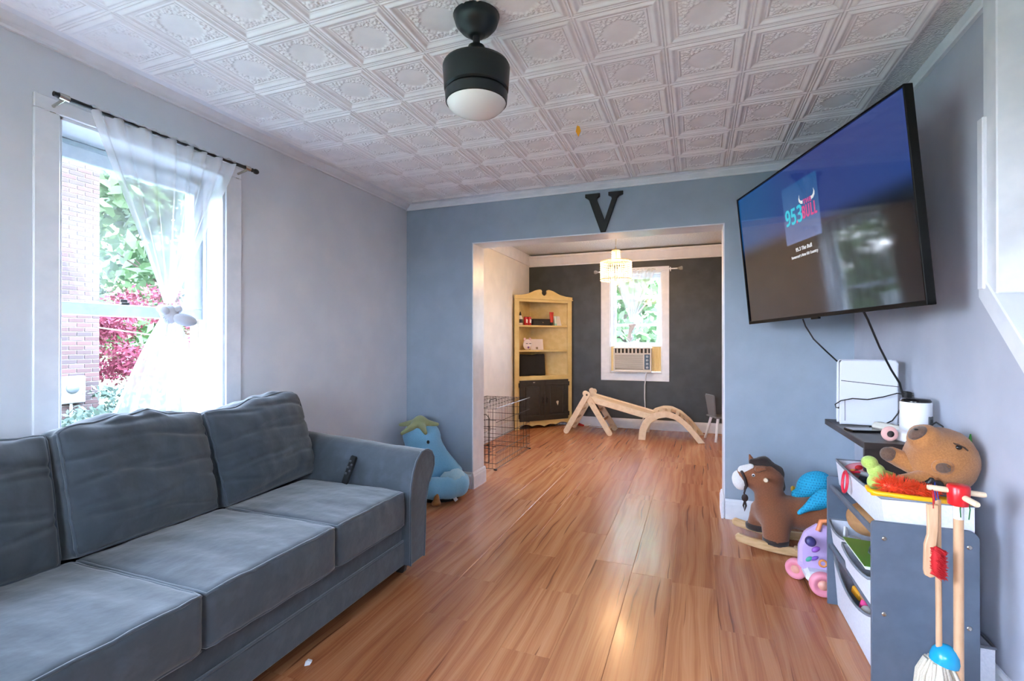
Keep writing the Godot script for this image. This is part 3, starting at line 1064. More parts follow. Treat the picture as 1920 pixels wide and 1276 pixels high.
func outdoors() -> void:
	M.bark = mottled(C(96, 78, 64), C(70, 56, 46), 0.05, 1.5, 0.9, 51)
	M.grass = mottled(C(84, 102, 62), C(68, 86, 50), 0.06, 1.2, 0.95, 52, 0.6)
	var g := Sh.new().bx(-40, 30, -0.75, -0.55, -30, -1.9)
	g.bx(-40, XL - 0.3, -0.75, -0.55, -1.9, 7.2).bx(XH + 0.2, 30, -0.75, -0.55, -1.9, 7.2).bx(-40, 30, -0.75, -0.55, 7.2, 40)
	struct("ground", g, M.grass)
	struct("foundation", Sh.new().bx(XL - 0.25, XH + 0.15, -0.75, -0.15, DB - 0.2, DF + 0.25), mat(C(150, 148, 144), 0.9))

	# the neighbour's brick house: a backing wall with single bricks standing proud of the mortar
	var bh := thing("brick_house", "pale red brick house wall standing across the side yard outside the sofa window", "house", V(-9.2, -0.55, 5.14))
	obj("wall", Sh.new().box(Vector3(-3.0, 2.6, 3.5), Vector3(5.99, 5.2, 7.0)), mottled(C(150, 145, 143), C(140, 135, 133), 0.05, 2.0, 0.95, 53), bh)
	obj("roof", Sh.new().box(Vector3(-3.0, 5.35, 3.5), Vector3(6.8, 0.3, 7.8), 0.05), mat(C(90, 88, 90), 0.9), bh)
	var bm := []
	for c in [C(64, 44, 42), C(71, 48, 45), C(60, 44, 43), C(70, 54, 52), C(56, 44, 44)]:
		bm.append(mottled(c, c.darkened(0.12), 0.08, 4.0, 0.9, 54 + bm.size()))
	var whole := Sh.new().box(Vector3.ZERO, Vector3(0.018, 0.0605, 0.201), 0.002).done()
	var half := Sh.new().box(Vector3.ZERO, Vector3(0.018, 0.0605, 0.0955), 0.002).done()
	rng.seed = 77
	var count := 0
	for r in range(4, 71):
		var odd := r % 2 == 1
		var z := 0.0 if not odd else 0.106
		if odd:
			var o := obj("brick", half, bm[rng.randi() % 5], bh)
			o.position = Vector3(0.005 + rng.randf() * 0.002, 0.04 + r * 0.0727, 0.05)
		for c in 4:
			var o := obj("brick", whole, bm[rng.randi() % 5], bh)
			o.position = Vector3(0.005 + rng.randf() * 0.002, 0.04 + r * 0.0727, z + 0.1065 + c * 0.213)
			count += 1
	# the rest of the courses, further along the wall
	var mm := MultiMesh.new()
	mm.transform_format = MultiMesh.TRANSFORM_3D
	mm.mesh = whole
	var xs: Array[Transform3D] = []
	for r in range(0, 71):
		for c in 32:
			var z := (0.0 if r % 2 == 0 else 0.106) + 0.1065 + c * 0.213
			if c < 4 and r >= 4 and r < 71:
				continue
			if z < 6.9:
				xs.append(Transform3D(Basis(), Vector3(0.006, 0.04 + r * 0.0727, z)))
	mm.instance_count = xs.size()
	for i in xs.size():
		mm.set_instance_transform(i, xs[i])
	var mi := MultiMeshInstance3D.new()
	mi.name = "brick_courses"
	mi.multimesh = mm
	mi.material_override = bm[0]
	mi.set_meta("kind", "stuff")
	bh.add_child(mi)

	var mb := thing("meter_box", "white utility box with a round grey dial on the brick house wall", "meter", V(-9.18, 0.23, 4.72))
	obj("case", Sh.new().box(Vector3(0.06, 0.21, 0), Vector3(0.12, 0.42, 0.32), 0.012), mat(C(112, 113, 115), 0.5), mb)
	obj("dial", Sh.new().lathe(PackedVector2Array([Vector2(0.085, 0), Vector2(0.085, 0.03), Vector2(0.07, 0.045), Vector2(0, 0.05)]), 20, Transform3D(Basis(Vector3(0, 0, 1), -PI / 2), Vector3(0.118, 0.24, 0.02))), mat(C(70, 75, 78), 0.4), mb)
	obj("conduit", Sh.new().rod(Vector3(0.05, 0, 0.0), Vector3(0.05, -0.75, 0), 0.02), mat(C(150, 150, 150), 0.5), mb)

	# planting beside the neighbour's house
	var red := leafy(9000, Vector3(1.35, 1.1, 1.5), 0.05, 61)
	var green := leafy(9000, Vector3(3.2, 3.0, 3.2), 0.17, 62, 0.2)
	var bush := leafy(2600, Vector3(0.8, 0.6, 0.9), 0.06, 63)
	tree("maple_tree", "small red-leaved maple beside the corner of the brick house", V(-10.6, -0.55, 6.9), red, 1.75, leaf_mat(C(118, 54, 68)), 0.07, "")
	var gm := [leaf_mat(C(84, 108, 70)), leaf_mat(C(76, 102, 68)), leaf_mat(C(94, 112, 72))]
	var gl := [leaf_mat(C(128, 156, 108)), leaf_mat(C(116, 146, 102)), leaf_mat(C(142, 162, 112))]
	var spots := [[-15.8, 11.4, 4.6, 1.5, "broad green tree standing right behind the red maple"], [-19.5, 22.5, 3.4, 1.1, "green tree far along the side yard beyond the white fence"], [-29.0, 15.0, 6.0, 1.6, "tallest green tree in the distance behind the red maple"]]
	for i in spots.size():
		var s: Array = spots[i]
		tree("garden_tree", s[4], V(s[0], -0.55, s[1]), green, s[2], gm[i % 3], 0.18, "", s[3])
	tree("garden_shrub", "grey-green low shrub growing at the foot of the red maple", V(-8.2, -0.55, 5.0), bush, 0.5, leaf_mat(C(66, 78, 70)), 0.03, "")
	var back := [[-1.8, 13.9, 2.5, 1.05, "bright green bushy tree outside the dining-room window"], [-8.2, 21.0, 4.4, 1.2, "far bright green tree beyond the bushy tree outside the dining-room window"]]
	for i in back.size():
		var s: Array = back[i]
		tree("garden_tree", s[4], V(s[0], -0.55, s[1]), green, s[2], gl[(i + 1) % 3], 0.16, "", s[3])
	for i in 3:
		tree("garden_shrub", "low green shrub beyond the dining-room window", V(-2.6 + i * 2.2, -0.55, 9.4 + 0.2 * i), bush, 0.55, gl[i], 0.03, "shrubs beyond the dining-room window", 1.2)

	var fe := thing("white_fence", "white board fence in the side yard beside the red maple", "fence", V(-8.6, -0.55, 7.6))
	var fence_paint := mat(C(128, 131, 134), 0.7)
	for i in 18:
		obj("board", Sh.new().box(Vector3(0, 0.78, 1.6 - i * 0.155), Vector3(0.02, 1.5, 0.148), 0.003), fence_paint, fe)
	for y in [0.35, 1.25]:
		obj("rail", Sh.new().box(Vector3(-0.03, y, 0.28), Vector3(0.04, 0.08, 2.8), 0.003), fence_paint, fe)
	for z in [1.6, 0.2, -1.1]:
		obj("post", Sh.new().box(Vector3(-0.06, 0.77, z), Vector3(0.09, 1.6, 0.09), 0.004), fence_paint, fe)

	var ha := thing("cellar_hatch", "white sloping cellar hatch below the sofa window outside", "hatch", V(-4.1, -0.55, 2.75))
	var tr := Transform3D(Basis(), Vector3(0, 0, 0))
	obj("side_walls", Sh.new().prism(PackedVector2Array([Vector2(-0.8, 0), Vector2(0.75, 0), Vector2(0.75, 1.12), Vector2(-0.8, 0.35)]), 1.25, tr), mat(C(116, 119, 122), 0.6), ha)
	for s in [-0.31, 0.31]:
		obj("door_leaf", Sh.new().box(Vector3(-0.02, 0.755, s), Vector3(1.7, 0.03, 0.61), 0.006, Basis(Vector3(0, 0, 1), 0.462)), mat(C(126, 130, 134), 0.5), ha)

	var wire := thing("power_line", "thin pale wire strung from the brick house to the white fence", "wire")
	obj("strand", Sh.new().tube(PackedVector3Array([V(-9.19, 1.42, 5.12), V(-8.95, 1.15, 7.0), V(-8.66, 1.02, 8.7)]), 0.01, 5), M.white_plastic, wire)
	rebase(wire, V(-9.0, 1.2, 7.0))

# ------------------------------------------------------------------ sofa
func sofa() -> void:
	var fab := mottled(C(49, 57, 65), C(52, 61, 69), 0.02, 1.6, 0.85, 71, 0.12)
	fab.rim_enabled = true
	fab.rim = 0.8
	fab.rim_tint = 0.35
	var dt := ntex(72, 0.012, [Color(0.75, 0.78, 0.82, 0.0), Color(0.75, 0.8, 0.86, 0.0), Color(0.6, 0.68, 0.78, 0.04)], [0.3, 0.5, 0.85], 512, 5)
	fab.detail_enabled = true
	fab.detail_albedo = dt
	fab.detail_blend_mode = BaseMaterial3D.BLEND_MODE_MIX
	fab.detail_uv_layer = BaseMaterial3D.DETAIL_UV_1
	var cord := mottled(C(58, 67, 76), C(66, 76, 86), 0.03, 3.0, 0.8, 73)
	cord.rim_enabled = true
	cord.rim = 0.8
	var so := thing("sofa", "slate blue-grey microfibre three-seat sofa with loose cushions below the window", "sofa")
	var nz := noise(74, 1.0, 3)
	var fold := noise(75, 1.0, 1)
	# frame: base rail, deck and back
	obj("base", Sh.new().bx(-2.24, -1.372, 0.07, 0.275, 0.36, 2.27, 0.012), fab, so)
	obj("front_rail", Sh.new().bx(-1.374, -1.358, 0.075, 0.195, 0.40, 2.16, 0.006), fab, so)
	obj("rail_welt", Sh.new().rod(V(-1.362, 0.198, 0.40), V(-1.362, 0.198, 2.16), 0.005, 6), cord, so)
	obj("back_frame", Sh.new().box(V(-2.215, 0.44, 1.3), Vector3(0.12, 0.68, 1.86), 0.03), fab, so)
	for c in [[-1.43, 2.17], [-1.43, 0.42], [-2.19, 2.17], [-2.19, 0.42]]:
		obj("foot", Sh.new().lathe(PackedVector2Array([Vector2(0.026, 0), Vector2(0.036, 0.075)]), 4, Transform3D(Basis(Vector3.UP, PI / 4), V(c[0], 0, c[1])), true), mat(C(38, 30, 26), 0.4), so)
	# rolled arms: outline in (depth, height), swept along x
	for side in [0, 1]:
		var prof := PackedVector2Array()
		for p in [[2.085, 0.08], [2.085, 0.40], [2.09, 0.47], [2.11, 0.535], [2.145, 0.59], [2.19, 0.62], [2.24, 0.625], [2.285, 0.605], [2.31, 0.57], [2.312, 0.53], [2.29, 0.485], [2.252, 0.44], [2.228, 0.36], [2.22, 0.2], [2.212, 0.08]]:
			prof.append(Vector2(p[0] if side == 0 else 2.61 - p[0], p[1]))
		var smoothed := PackedVector2Array()
		var cv := Curve2D.new()
		for i in prof.size():
			var t := (prof[mini(i + 1, prof.size() - 1)] - prof[maxi(i - 1, 0)]) / 6.0
			cv.add_point(prof[i], -t, t)
		for i in 61:
			smoothed.append(cv.sample_baked(cv.get_baked_length() * i / 60.0))
		var rows := []
		for i in 15:
			var t := i / 14.0
			var x := lerpf(-2.25, -1.335, t)
			var row := PackedVector3Array()
			for p in smoothed:
				var up := clampf((p.y - 0.35) / 0.2, 0, 1) * 0.055 * (1.0 - t)
				var ny := nz.get_noise_3d(x * 5.0, p.y * 5.0, p.x * 5.0) * 0.006
				row.append(V(x, p.y + up + ny, p.x + ny * 0.5))
			rows.append(row)
		var arm := Sh.new()
		arm.smooth()
		if side == 0:
			arm.sheet(rows)
		else:
			for r in rows:
				r.reverse()
			# packed arrays are copied when taken out of the list
			var rr := []
			for r in rows:
				var c2: PackedVector3Array = r.duplicate()
				c2.reverse()
				rr.append(c2)
			arm.sheet(rr)
		obj("arm", arm, fab, so)
		var face := PackedVector2Array()
		for p in smoothed:
			face.append(p)
		var tr := Transform3D(Basis(Vector3(0, 0, -1), Vector3(0, 1, 0), Vector3(1, 0, 0)), Vector3(-1.33, 0, 0))
		obj("arm_front", Sh.new().prism(face, 0.022, tr, 0.006), fab, so)
		var wp := PackedVector3Array()
		for p in smoothed:
			wp.append(V(-1.32, p.y, p.x))
		obj("arm_welt", Sh.new().tube(wp, 0.0055, 6), cord, so)
	# seat cushions
	var seats := [[1.585, 2.075], [1.025, 1.58], [0.47, 1.02]]
	for i in 3:
		var d0: float = seats[i][0]
		var d1: float = seats[i][1]
		var size := Vector3(0.63, 0.175, d1 - d0 + 0.006)
		var sd := i * 10.0
		var warp := func(q: Vector3, p: Vector3) -> Vector3:
			var crown := (1.0 - p.x * p.x) * (1.0 - p.z * p.z)
			if p.y > 0:
				q.y += 0.018 * crown * p.y
			q.x += 0.012 * (1.0 - p.y * p.y) * (1.0 - p.z * p.z) * maxf(p.x, 0.0)
			var w := nz.get_noise_3d(q.x * 4.0 + sd, q.y * 4.0, q.z * 9.0) * 0.006
			w += nz.get_noise_3d(q.x * 9.0, q.y * 3.0, q.z * 40.0 + sd) * 0.0016
			return q + Vector3(0.4 * w, w, 0.2 * w)
		var cu := obj("seat_cushion", cushion(size, 34, 0.024, warp), fab, so)
		cu.position = V(-1.655, 0.365, (d0 + d1) / 2)
		obj("welt", piping([Vector3(1, 1, -1), Vector3(1, 1, 1), Vector3(-1, 1, 1), Vector3(-1, 1, -1)], size, 0.024, warp), cord, cu)
		obj("welt", piping([Vector3(1, -1, -1), Vector3(1, -1, 1), Vector3(-1, -1, 1), Vector3(-1, -1, -1)], size, 0.024, warp), cord, cu)
	# back cushions, slumped and creased
	var backs := [[1.565, 2.12, 0.0, 0.05], [1.0, 1.555, 0.03, -0.02], [0.43, 0.99, 0.02, -0.05]]
	for i in 3:
		var b: Array = backs[i]
		var size := Vector3(0.19, 0.455, b[1] - b[0])
		var sd := i * 17.0 + 3.0
		var warp := func(q: Vector3, p: Vector3) -> Vector3:
			var py2 := p.y * p.y
			var pz2 := p.z * p.z
			var crown := (1.0 - py2 * py2) * (1.0 - pz2 * pz2)
			q.x += 0.05 * crown * p.x
			# soft slump of the top edge, one corner sagging
			if p.y > 0:
				q.y += p.y * (0.016 * sin(p.z * 2.4 + sd) - 0.022 * pz2 * (1.0 if p.z * cos(sd) > 0 else 0.3))
				q.x -= py2 * 0.012
				q.y += py2 * fold.get_noise_3d(q.x * 14.0, q.z * 9.0, sd) * 0.013
			# long folds across the front, gathered toward the side seams
			var deep := 0.0
			for k in 9:
				var kk := k + sd
				var yk := -0.2 + 0.05 * k + 0.016 * sin(kk * 2.7) + 0.03 * sin(kk * 1.9) * p.z + 0.02 * pz2 * cos(kk * 3.1) + 0.006 * sin(p.z * 5.0 + kk)
				var e := (q.y - yk) / 0.0095
				if absf(e) < 2.5:
					deep += 0.0105 * exp(-e * e) * clampf(0.62 + 0.5 * sin(kk * 4.3 + p.z * 2.2), 0.05, 1.0)
			deep *= clampf(p.x * 1.6 + 0.1, 0, 1) * (1.0 - py2 * py2 * py2)
			var big := nz.get_noise_3d(q.y * 2.6, q.z * 3.0 + sd, 4.0) * 0.02
			q.x += -deep + big * maxf(p.x, 0.0) * crown
			return q
		var cu := obj("back_cushion", cushion(size, 76, 0.024, warp), fab, so)
		cu.position = V(-2.078, 0.662 + b[3] * 0.1, (b[0] + b[1]) / 2)
		cu.rotation = Vector3(b[3], b[2] * 2.0, 0.25)
		for e in [1.0, -1.0]:
			obj("welt", piping([Vector3(e, -1, -1), Vector3(e, 1, -1), Vector3(e, 1, 1), Vector3(e, -1, 1)], size, 0.024, warp), cord, cu)
	rebase(so, V(-1.8, 0, 1.3))

	var re := thing("remote_control", "slim black remote control standing against the sofa arm", "remote", V(-1.68, 0.462, 2.035))
	re.rotation = Vector3(-0.32, 0.15, -0.22)
	obj("body", Sh.new().box(Vector3(0, 0.072, 0), Vector3(0.038, 0.144, 0.017), 0.006), mat(C(14, 14, 16), 0.6, 0.3), re)
	for k in 5:
		obj("button", Sh.new().lathe(PackedVector2Array([Vector2(0.006, 0), Vector2(0.006, 0.0015), Vector2(0, 0.002)]), 10, Transform3D(Basis(Vector3(1, 0, 0), PI / 2), Vector3((k % 2) * 0.014 - 0.007, 0.05 + k * 0.016, 0.0085))), mat(C(60, 62, 66), 0.5), re)

# ------------------------------------------------------------------ fan, letter, television
func fixtures() -> void:
	var iron := mat(C(40, 46, 48), 0.38)
	iron.metallic = 0.5
	var fan := thing("ceiling_fan", "dark bronze drum ceiling fan with white glass bowl on a short rod", "ceiling fan", V(-0.7336, HM - 0.011, 1.587))
	fan.scale = Vector3.ONE * 0.9228
	var L := func(p: Array) -> PackedVector2Array:
		var a := PackedVector2Array()
		for i in range(0, p.size(), 2):
			a.append(Vector2(p[i], p[i + 1]))
		return a
	obj("canopy", Sh.new().lathe(L.call([0.0, -0.078, 0.026, -0.078, 0.034, -0.074, 0.036, -0.068, 0.06, -0.055, 0.08, -0.032, 0.09, 0.0, 0.0, 0.0]), 32), iron, fan)
	obj("downrod", Sh.new().rod(Vector3(0, -0.07, 0), Vector3(0, -0.155, 0), 0.0135, 16), iron, fan)
	obj("coupling", Sh.new().lathe(L.call([0.05, -0.185, 0.046, -0.168, 0.032, -0.118, 0.018, -0.112, 0.0, -0.112]), 28), iron, fan)
	obj("motor_housing", Sh.new().lathe(L.call([0.116, -0.293, 0.124, -0.287, 0.129, -0.215, 0.13, -0.2, 0.126, -0.191, 0.05, -0.182, 0.0, -0.182]), 40, Transform3D(), true), iron, fan)
	obj("shadow_gap", Sh.new().lathe(L.call([0.112, -0.301, 0.112, -0.289]), 32), M.black, fan)
	obj("light_ring", Sh.new().lathe(L.call([0.114, -0.338, 0.118, -0.336, 0.121, -0.301, 0.112, -0.299]), 40, Transform3D(), true), iron, fan)
	obj("glass_bowl", Sh.new().lathe(L.call([0.0, -0.386, 0.03, -0.3845, 0.06, -0.378, 0.09, -0.364, 0.108, -0.348, 0.114, -0.336]), 36), mat(C(232, 232, 230), 0.25), fan)

	# letter V: slab outline with serifs
	var le := thing("letter_v", "black wooden letter V hung above the wide doorway", "letter", V(-0.632, 1.988, DP - 0.0125))
	var o := PackedVector2Array()
	for p in [[-0.135, 0.285], [-0.135, 0.262], [-0.118, 0.252], [-0.105, 0.238], [-0.022, 0.0], [0.012, 0.0], [0.098, 0.236], [0.112, 0.25], [0.14, 0.262], [0.14, 0.285], [0.035, 0.285], [0.035, 0.262], [0.055, 0.252], [0.06, 0.236], [0.008, 0.085], [-0.048, 0.236], [-0.046, 0.25], [-0.028, 0.262], [-0.028, 0.285]]:
		o.append(Vector2(p[0], p[1]))
	obj("face", Sh.new().prism(o, 0.022, Transform3D(), 0.002), mat(C(30, 31, 33), 0.6), le)

	# paper scrap stuck on the ceiling
	var sc := thing("ceiling_scrap", "small orange paper scrap dangling from the ceiling panels", "scrap", V(-0.59, 2.313, 2.575))
	obj("paper", Sh.new().prism(PackedVector2Array([Vector2(0, -0.03), Vector2(0.014, 0), Vector2(0.006, 0.026), Vector2(-0.008, 0.03), Vector2(-0.014, 0)]), 0.002), mat(C(245, 170, 40), 0.6), sc)
	obj("thread", Sh.new().rod(Vector3(-0.004, 0.028, 0), Vector3(0, 0.042, 0), 0.0012, 5), mat(C(240, 220, 180), 0.6), sc)

	var pb := thing("paper_bit", "tiny crumpled white paper bit on the floor beside the sofa", "scrap", V(-1.335, 0, 1.42))
	obj("scrap", Sh.new().prism(PackedVector2Array([Vector2(-0.012, 0), Vector2(0.006, 0.001), Vector2(0.014, 0.012), Vector2(0.0, 0.018), Vector2(-0.01, 0.01)]), 0.012, Transform3D(Basis(Vector3.UP, 0.6), Vector3(0, 0.0005, 0))), mat(C(225, 226, 230), 0.8), pb)

	television()

func television() -> void:
	var w := 1.348
	var h := 0.782
	var tv := thing("television", "large flat black television tilted out on an arm from the wall opposite the sofa", "television", V(0.499, 1.693, 2.732))
	tv.basis = Basis(Vector3.UP, -PI / 2 + 0.337) * Basis(Vector3.RIGHT, 0.092) * Basis(Vector3.BACK, 0.014)
	var body := mat(C(12, 12, 13), 0.55, 0.3)
	var fr := Sh.new()
	fr.box(Vector3(0, h / 2 - 0.004, -0.012), Vector3(w, 0.008, 0.034), 0.002).box(Vector3(0, -h / 2 + 0.009, -0.012), Vector3(w, 0.018, 0.034), 0.002)
	for s in [-1, 1]:
		fr.box(Vector3(s * (w / 2 - 0.004), 0, -0.012), Vector3(0.008, h, 0.034), 0.002)
	obj("bezel", fr, body, tv)
	obj("back_shell", Sh.new().box(Vector3(0, 0, -0.022), Vector3(w - 0.006, h - 0.006, 0.012), 0.003).box(Vector3(0, -0.1, -0.05), Vector3(w * 0.8, h * 0.6, 0.05), 0.015), body, tv)
	obj("sensor", Sh.new().box(Vector3(0.014, -h / 2 - 0.003, 0.0), Vector3(0.06, 0.012, 0.014), 0.002), body, tv)
	# the picture: a station screen of a streaming radio
	var iw := 512
	var ih := 288
	var im := Image.create(iw, ih, false, Image.FORMAT_RGB8)
	for j in ih:
		for i in iw:
			var x := float(i) / iw
			var y := float(j) / ih
			var c := Color(0.10, 0.36, 0.62).lerp(Color(0.20, 0.28, 0.58), smoothstep(0.1, 0.55, x))
			c = c.lerp(Color(0.18, 0.30, 0.60), smoothstep(0.6, 1.0, x))
			c = c.lerp(Color(0.02, 0.03, 0.05), smoothstep(0.36, 0.54, y))
			im.set_pixel(i, j, c)
	var px := func(x: float) -> int: return int((x / (w - 0.016) + 0.5) * iw)
	var py := func(y: float) -> int: return int((0.5 - (y - 0.005) / (h - 0.026)) * ih)
	for j in range(py.call(0.285), py.call(-0.01)):
		for i in range(px.call(-0.172), px.call(0.128)):
			var t: float = float(j - py.call(0.285)) / (py.call(-0.01) - py.call(0.285))
			im.set_pixel(i, j, Color(0.22, 0.42, 0.68).lerp(Color(0.46, 0.54, 0.76), t))
	var sm := mat(C(6, 6, 8), 0.06, 0.62)
	sm.emission_enabled = true
	sm.emission_texture = ImageTexture.create_from_image(im)
	sm.emission = Color.BLACK
	sm.emission_operator = BaseMaterial3D.EMISSION_OP_ADD
	sm.emission_energy_multiplier = 0.65 / EXPOSURE
	# screen with its own texture coordinates
	var st := SurfaceTool.new()
	st.begin(Mesh.PRIMITIVE_TRIANGLES)
	st.set_normal(Vector3(0, 0, 1))
	var hw := (w - 0.016) / 2
	var y0 := -h / 2 + 0.018
	var y1 := h / 2 - 0.008
	var P := [[-hw, y0, 0, 1], [hw, y0, 1, 1], [hw, y1, 1, 0], [-hw, y1, 0, 0]]
	for k in [0, 2, 1, 0, 3, 2]:
		st.set_uv(Vector2(P[k][2], P[k][3]))
		st.add_vertex(Vector3(P[k][0], P[k][1], -0.002))
	obj("screen", st.commit(), sm, tv)
	var cyan := glow(C(40, 215, 240), 0.8 / EXPOSURE)
	var pink := glow(C(240, 80, 150), 0.8 / EXPOSURE)
	var white := glow(C(235, 238, 245), 0.85 / EXPOSURE)
	var font := SystemFont.new()
	font.font_names = PackedStringArray(["Droid Sans"])
	font.font_weight = 700
	var text := func(called: String, s: String, x: float, y: float, tall: float, wide: float, m: Material) -> void:
		var t := TextMesh.new()
		t.text = s
		t.font = font
		t.font_size = 64
		t.pixel_size = 0.001
		t.depth = 0.001
		t.curve_step = 2.0
		t.horizontal_alignment = HORIZONTAL_ALIGNMENT_CENTER
		t.vertical_alignment = VERTICAL_ALIGNMENT_CENTER
		var bb := t.get_aabb()
		var o := obj(called, t, m, tv)
		o.scale = Vector3(wide / bb.size.x, tall / bb.size.y, 1)
		o.position = Vector3(x - bb.get_center().x * o.scale.x, y - bb.get_center().y * o.scale.y, -0.0012)
	text.call("screen_lettering", "95", -0.112, 0.128, 0.085, 0.095, cyan)
	text.call("screen_lettering", "3", -0.032, 0.128, 0.085, 0.045, cyan)
	text.call("screen_lettering", ".", -0.057, 0.092, 0.014, 0.014, pink)
	text.call("screen_lettering", "THE", 0.04, 0.172, 0.022, 0.068, pink)
	text.call("screen_lettering", "BULL", 0.05, 0.124, 0.062, 0.118, pink)
	text.call("screen_lettering", "95.3 The Bull", -0.027, -0.043, 0.02, 0.137, white)
	text.call("screen_lettering", "Somerset's New Hit Country", -0.027, -0.079, 0.019, 0.226, white)
	text.call("badge_lettering", "Roku TV", 0.633, -0.383, 0.006, 0.034, mat(C(210, 212, 216), 0.5))
	text.call("badge_lettering", "TCL", 0.0, -0.3835, 0.007, 0.03, mat(C(200, 202, 206), 0.5))
	for s in [-1, 1]:
		var hp := PackedVector2Array()
		for p in [[0.036, 0.166], [0.052, 0.17], [0.064, 0.182], [0.066, 0.196], [0.058, 0.214], [0.0605, 0.2], [0.054, 0.188], [0.044, 0.182], [0.034, 0.182]]:
			hp.append(Vector2(p[0] * s, p[1]))
		obj("screen_horn", Sh.new().prism(hp, 0.001, Transform3D(Basis(), Vector3(0.037, 0, -0.0012))), white, tv)
	# wall arm
	var arm := thing("wall_mount", "black steel swing arm holding the television to the wall", "wall mount", V(XR - 0.014, 1.68, 2.72))
	obj("wall_plate", Sh.new().box(Vector3(0, 0, 0), Vector3(0.02, 0.22, 0.14), 0.003), M.black, arm)
	obj("arm", Sh.new().tube(PackedVector3Array([Vector3(-0.01, 0, 0), Vector3(-0.16, 0, -0.14), Vector3(-0.30, 0, 0.0)]), 0.018, 8), M.black, arm)
	obj("arm", Sh.new().tube(PackedVector3Array([Vector3(-0.01, -0.07, 0), Vector3(-0.16, -0.07, -0.14), Vector3(-0.30, -0.07, 0.0)]), 0.018, 8), M.black, arm)
	# cables that leave the set
	var ca := thing("power_cable", "black cable running from the television down to the desk corner", "cable")
	obj("cord", Sh.new().tube(PackedVector3Array([V(0.655, 1.33, 2.46), V(0.68, 1.28, 2.47), V(0.76, 1.16, 2.6), V(0.82, 1.06, 2.66), V(0.86, 1.0, 2.69), V(0.885, 0.93, 2.72), V(0.89, 0.85, 2.74), V(0.885, 0.79, 2.75)]), 0.0045, 8), M.black, ca)
	rebase(ca, V(0.885, 0.79, 2.75))
	var cb := thing("video_cable", "thin black cable drooping from the television to the white console", "cable")
	obj("cord", Sh.new().tube(PackedVector3Array([V(0.545, 1.31, 3.06), V(0.56, 1.27, 3.07), V(0.60, 1.2, 3.08), V(0.655, 1.13, 3.04), V(0.675, 1.09, 2.95), V(0.69, 1.06, 2.87), V(0.70, 1.03, 2.846)]), 0.004, 8), M.black, cb)
	rebase(cb, V(0.70, 1.03, 2.846))
# ------------------------------------------------------------------ dining room
func PV(a: Array) -> PackedVector2Array:
	var o := PackedVector2Array()
	for p in a:
		o.append(Vector2(p[0], p[1]))
	return o

# a smooth closed or open line through points
func curve2(a: PackedVector2Array, n: int) -> PackedVector2Array:
	var cv := Curve2D.new()
	for i in a.size():
		var t := (a[mini(i + 1, a.size() - 1)] - a[maxi(i - 1, 0)]) / 6.0
		cv.add_point(a[i], -t, t)
	var o := PackedVector2Array()
	for i in n + 1:
		o.append(cv.sample_baked(cv.get_baked_length() * i / n))
	return o

func dining() -> void:
	corner_cabinet()
	dog_crate()
	climbing_set()
	window_unit()
	chandelier()
	# child's chair and table by the right wall of the dining room
	var grey := mat(C(120, 122, 126), 0.5)
	var ch := thing("child_chair", "small grey wooden child's chair with white legs beside the wide doorway", "chair", V(0.285, 0, 6.43), -1.15)
	obj("seat", Sh.new().box(Vector3(0, 0.285, 0), Vector3(0.26, 0.018, 0.26), 0.004), grey, ch)
	obj("backrest", Sh.new().prism(PV([[-0.085, 0], [0.085, 0], [0.115, 0.24], [0.1, 0.262], [-0.1, 0.262], [-0.115, 0.24]]), 0.016, Transform3D(Basis(Vector3.RIGHT, 0.12), Vector3(0, 0.29, 0.115)), 0.003), grey, ch)
	for s in [[-1, -1], [1, -1], [-1, 1], [1, 1]]:
		obj("leg", Sh.new().tube(PackedVector3Array([Vector3(s[0] * 0.14, 0, s[1] * 0.14), Vector3(s[0] * 0.085, 0.276, s[1] * 0.085)]), [0.013, 0.017], 10), M.white_plastic, ch)
	var tb := thing("child_table", "low child's table with grey top and white legs behind the doorway edge", "table", V(0.74, 0, 6.3))
	obj("table_top", Sh.new().box(Vector3(0, 0.46, 0), Vector3(0.6, 0.02, 0.6), 0.005), grey, tb)
	for s in [[-1, -1], [1, -1], [-1, 1], [1, 1]]:
		obj("leg", Sh.new().tube(PackedVector3Array([Vector3(s[0] * 0.27, 0, s[1] * 0.27), Vector3(s[0] * 0.22, 0.45, s[1] * 0.22)]), [0.015, 0.021], 10), M.white_plastic, tb)

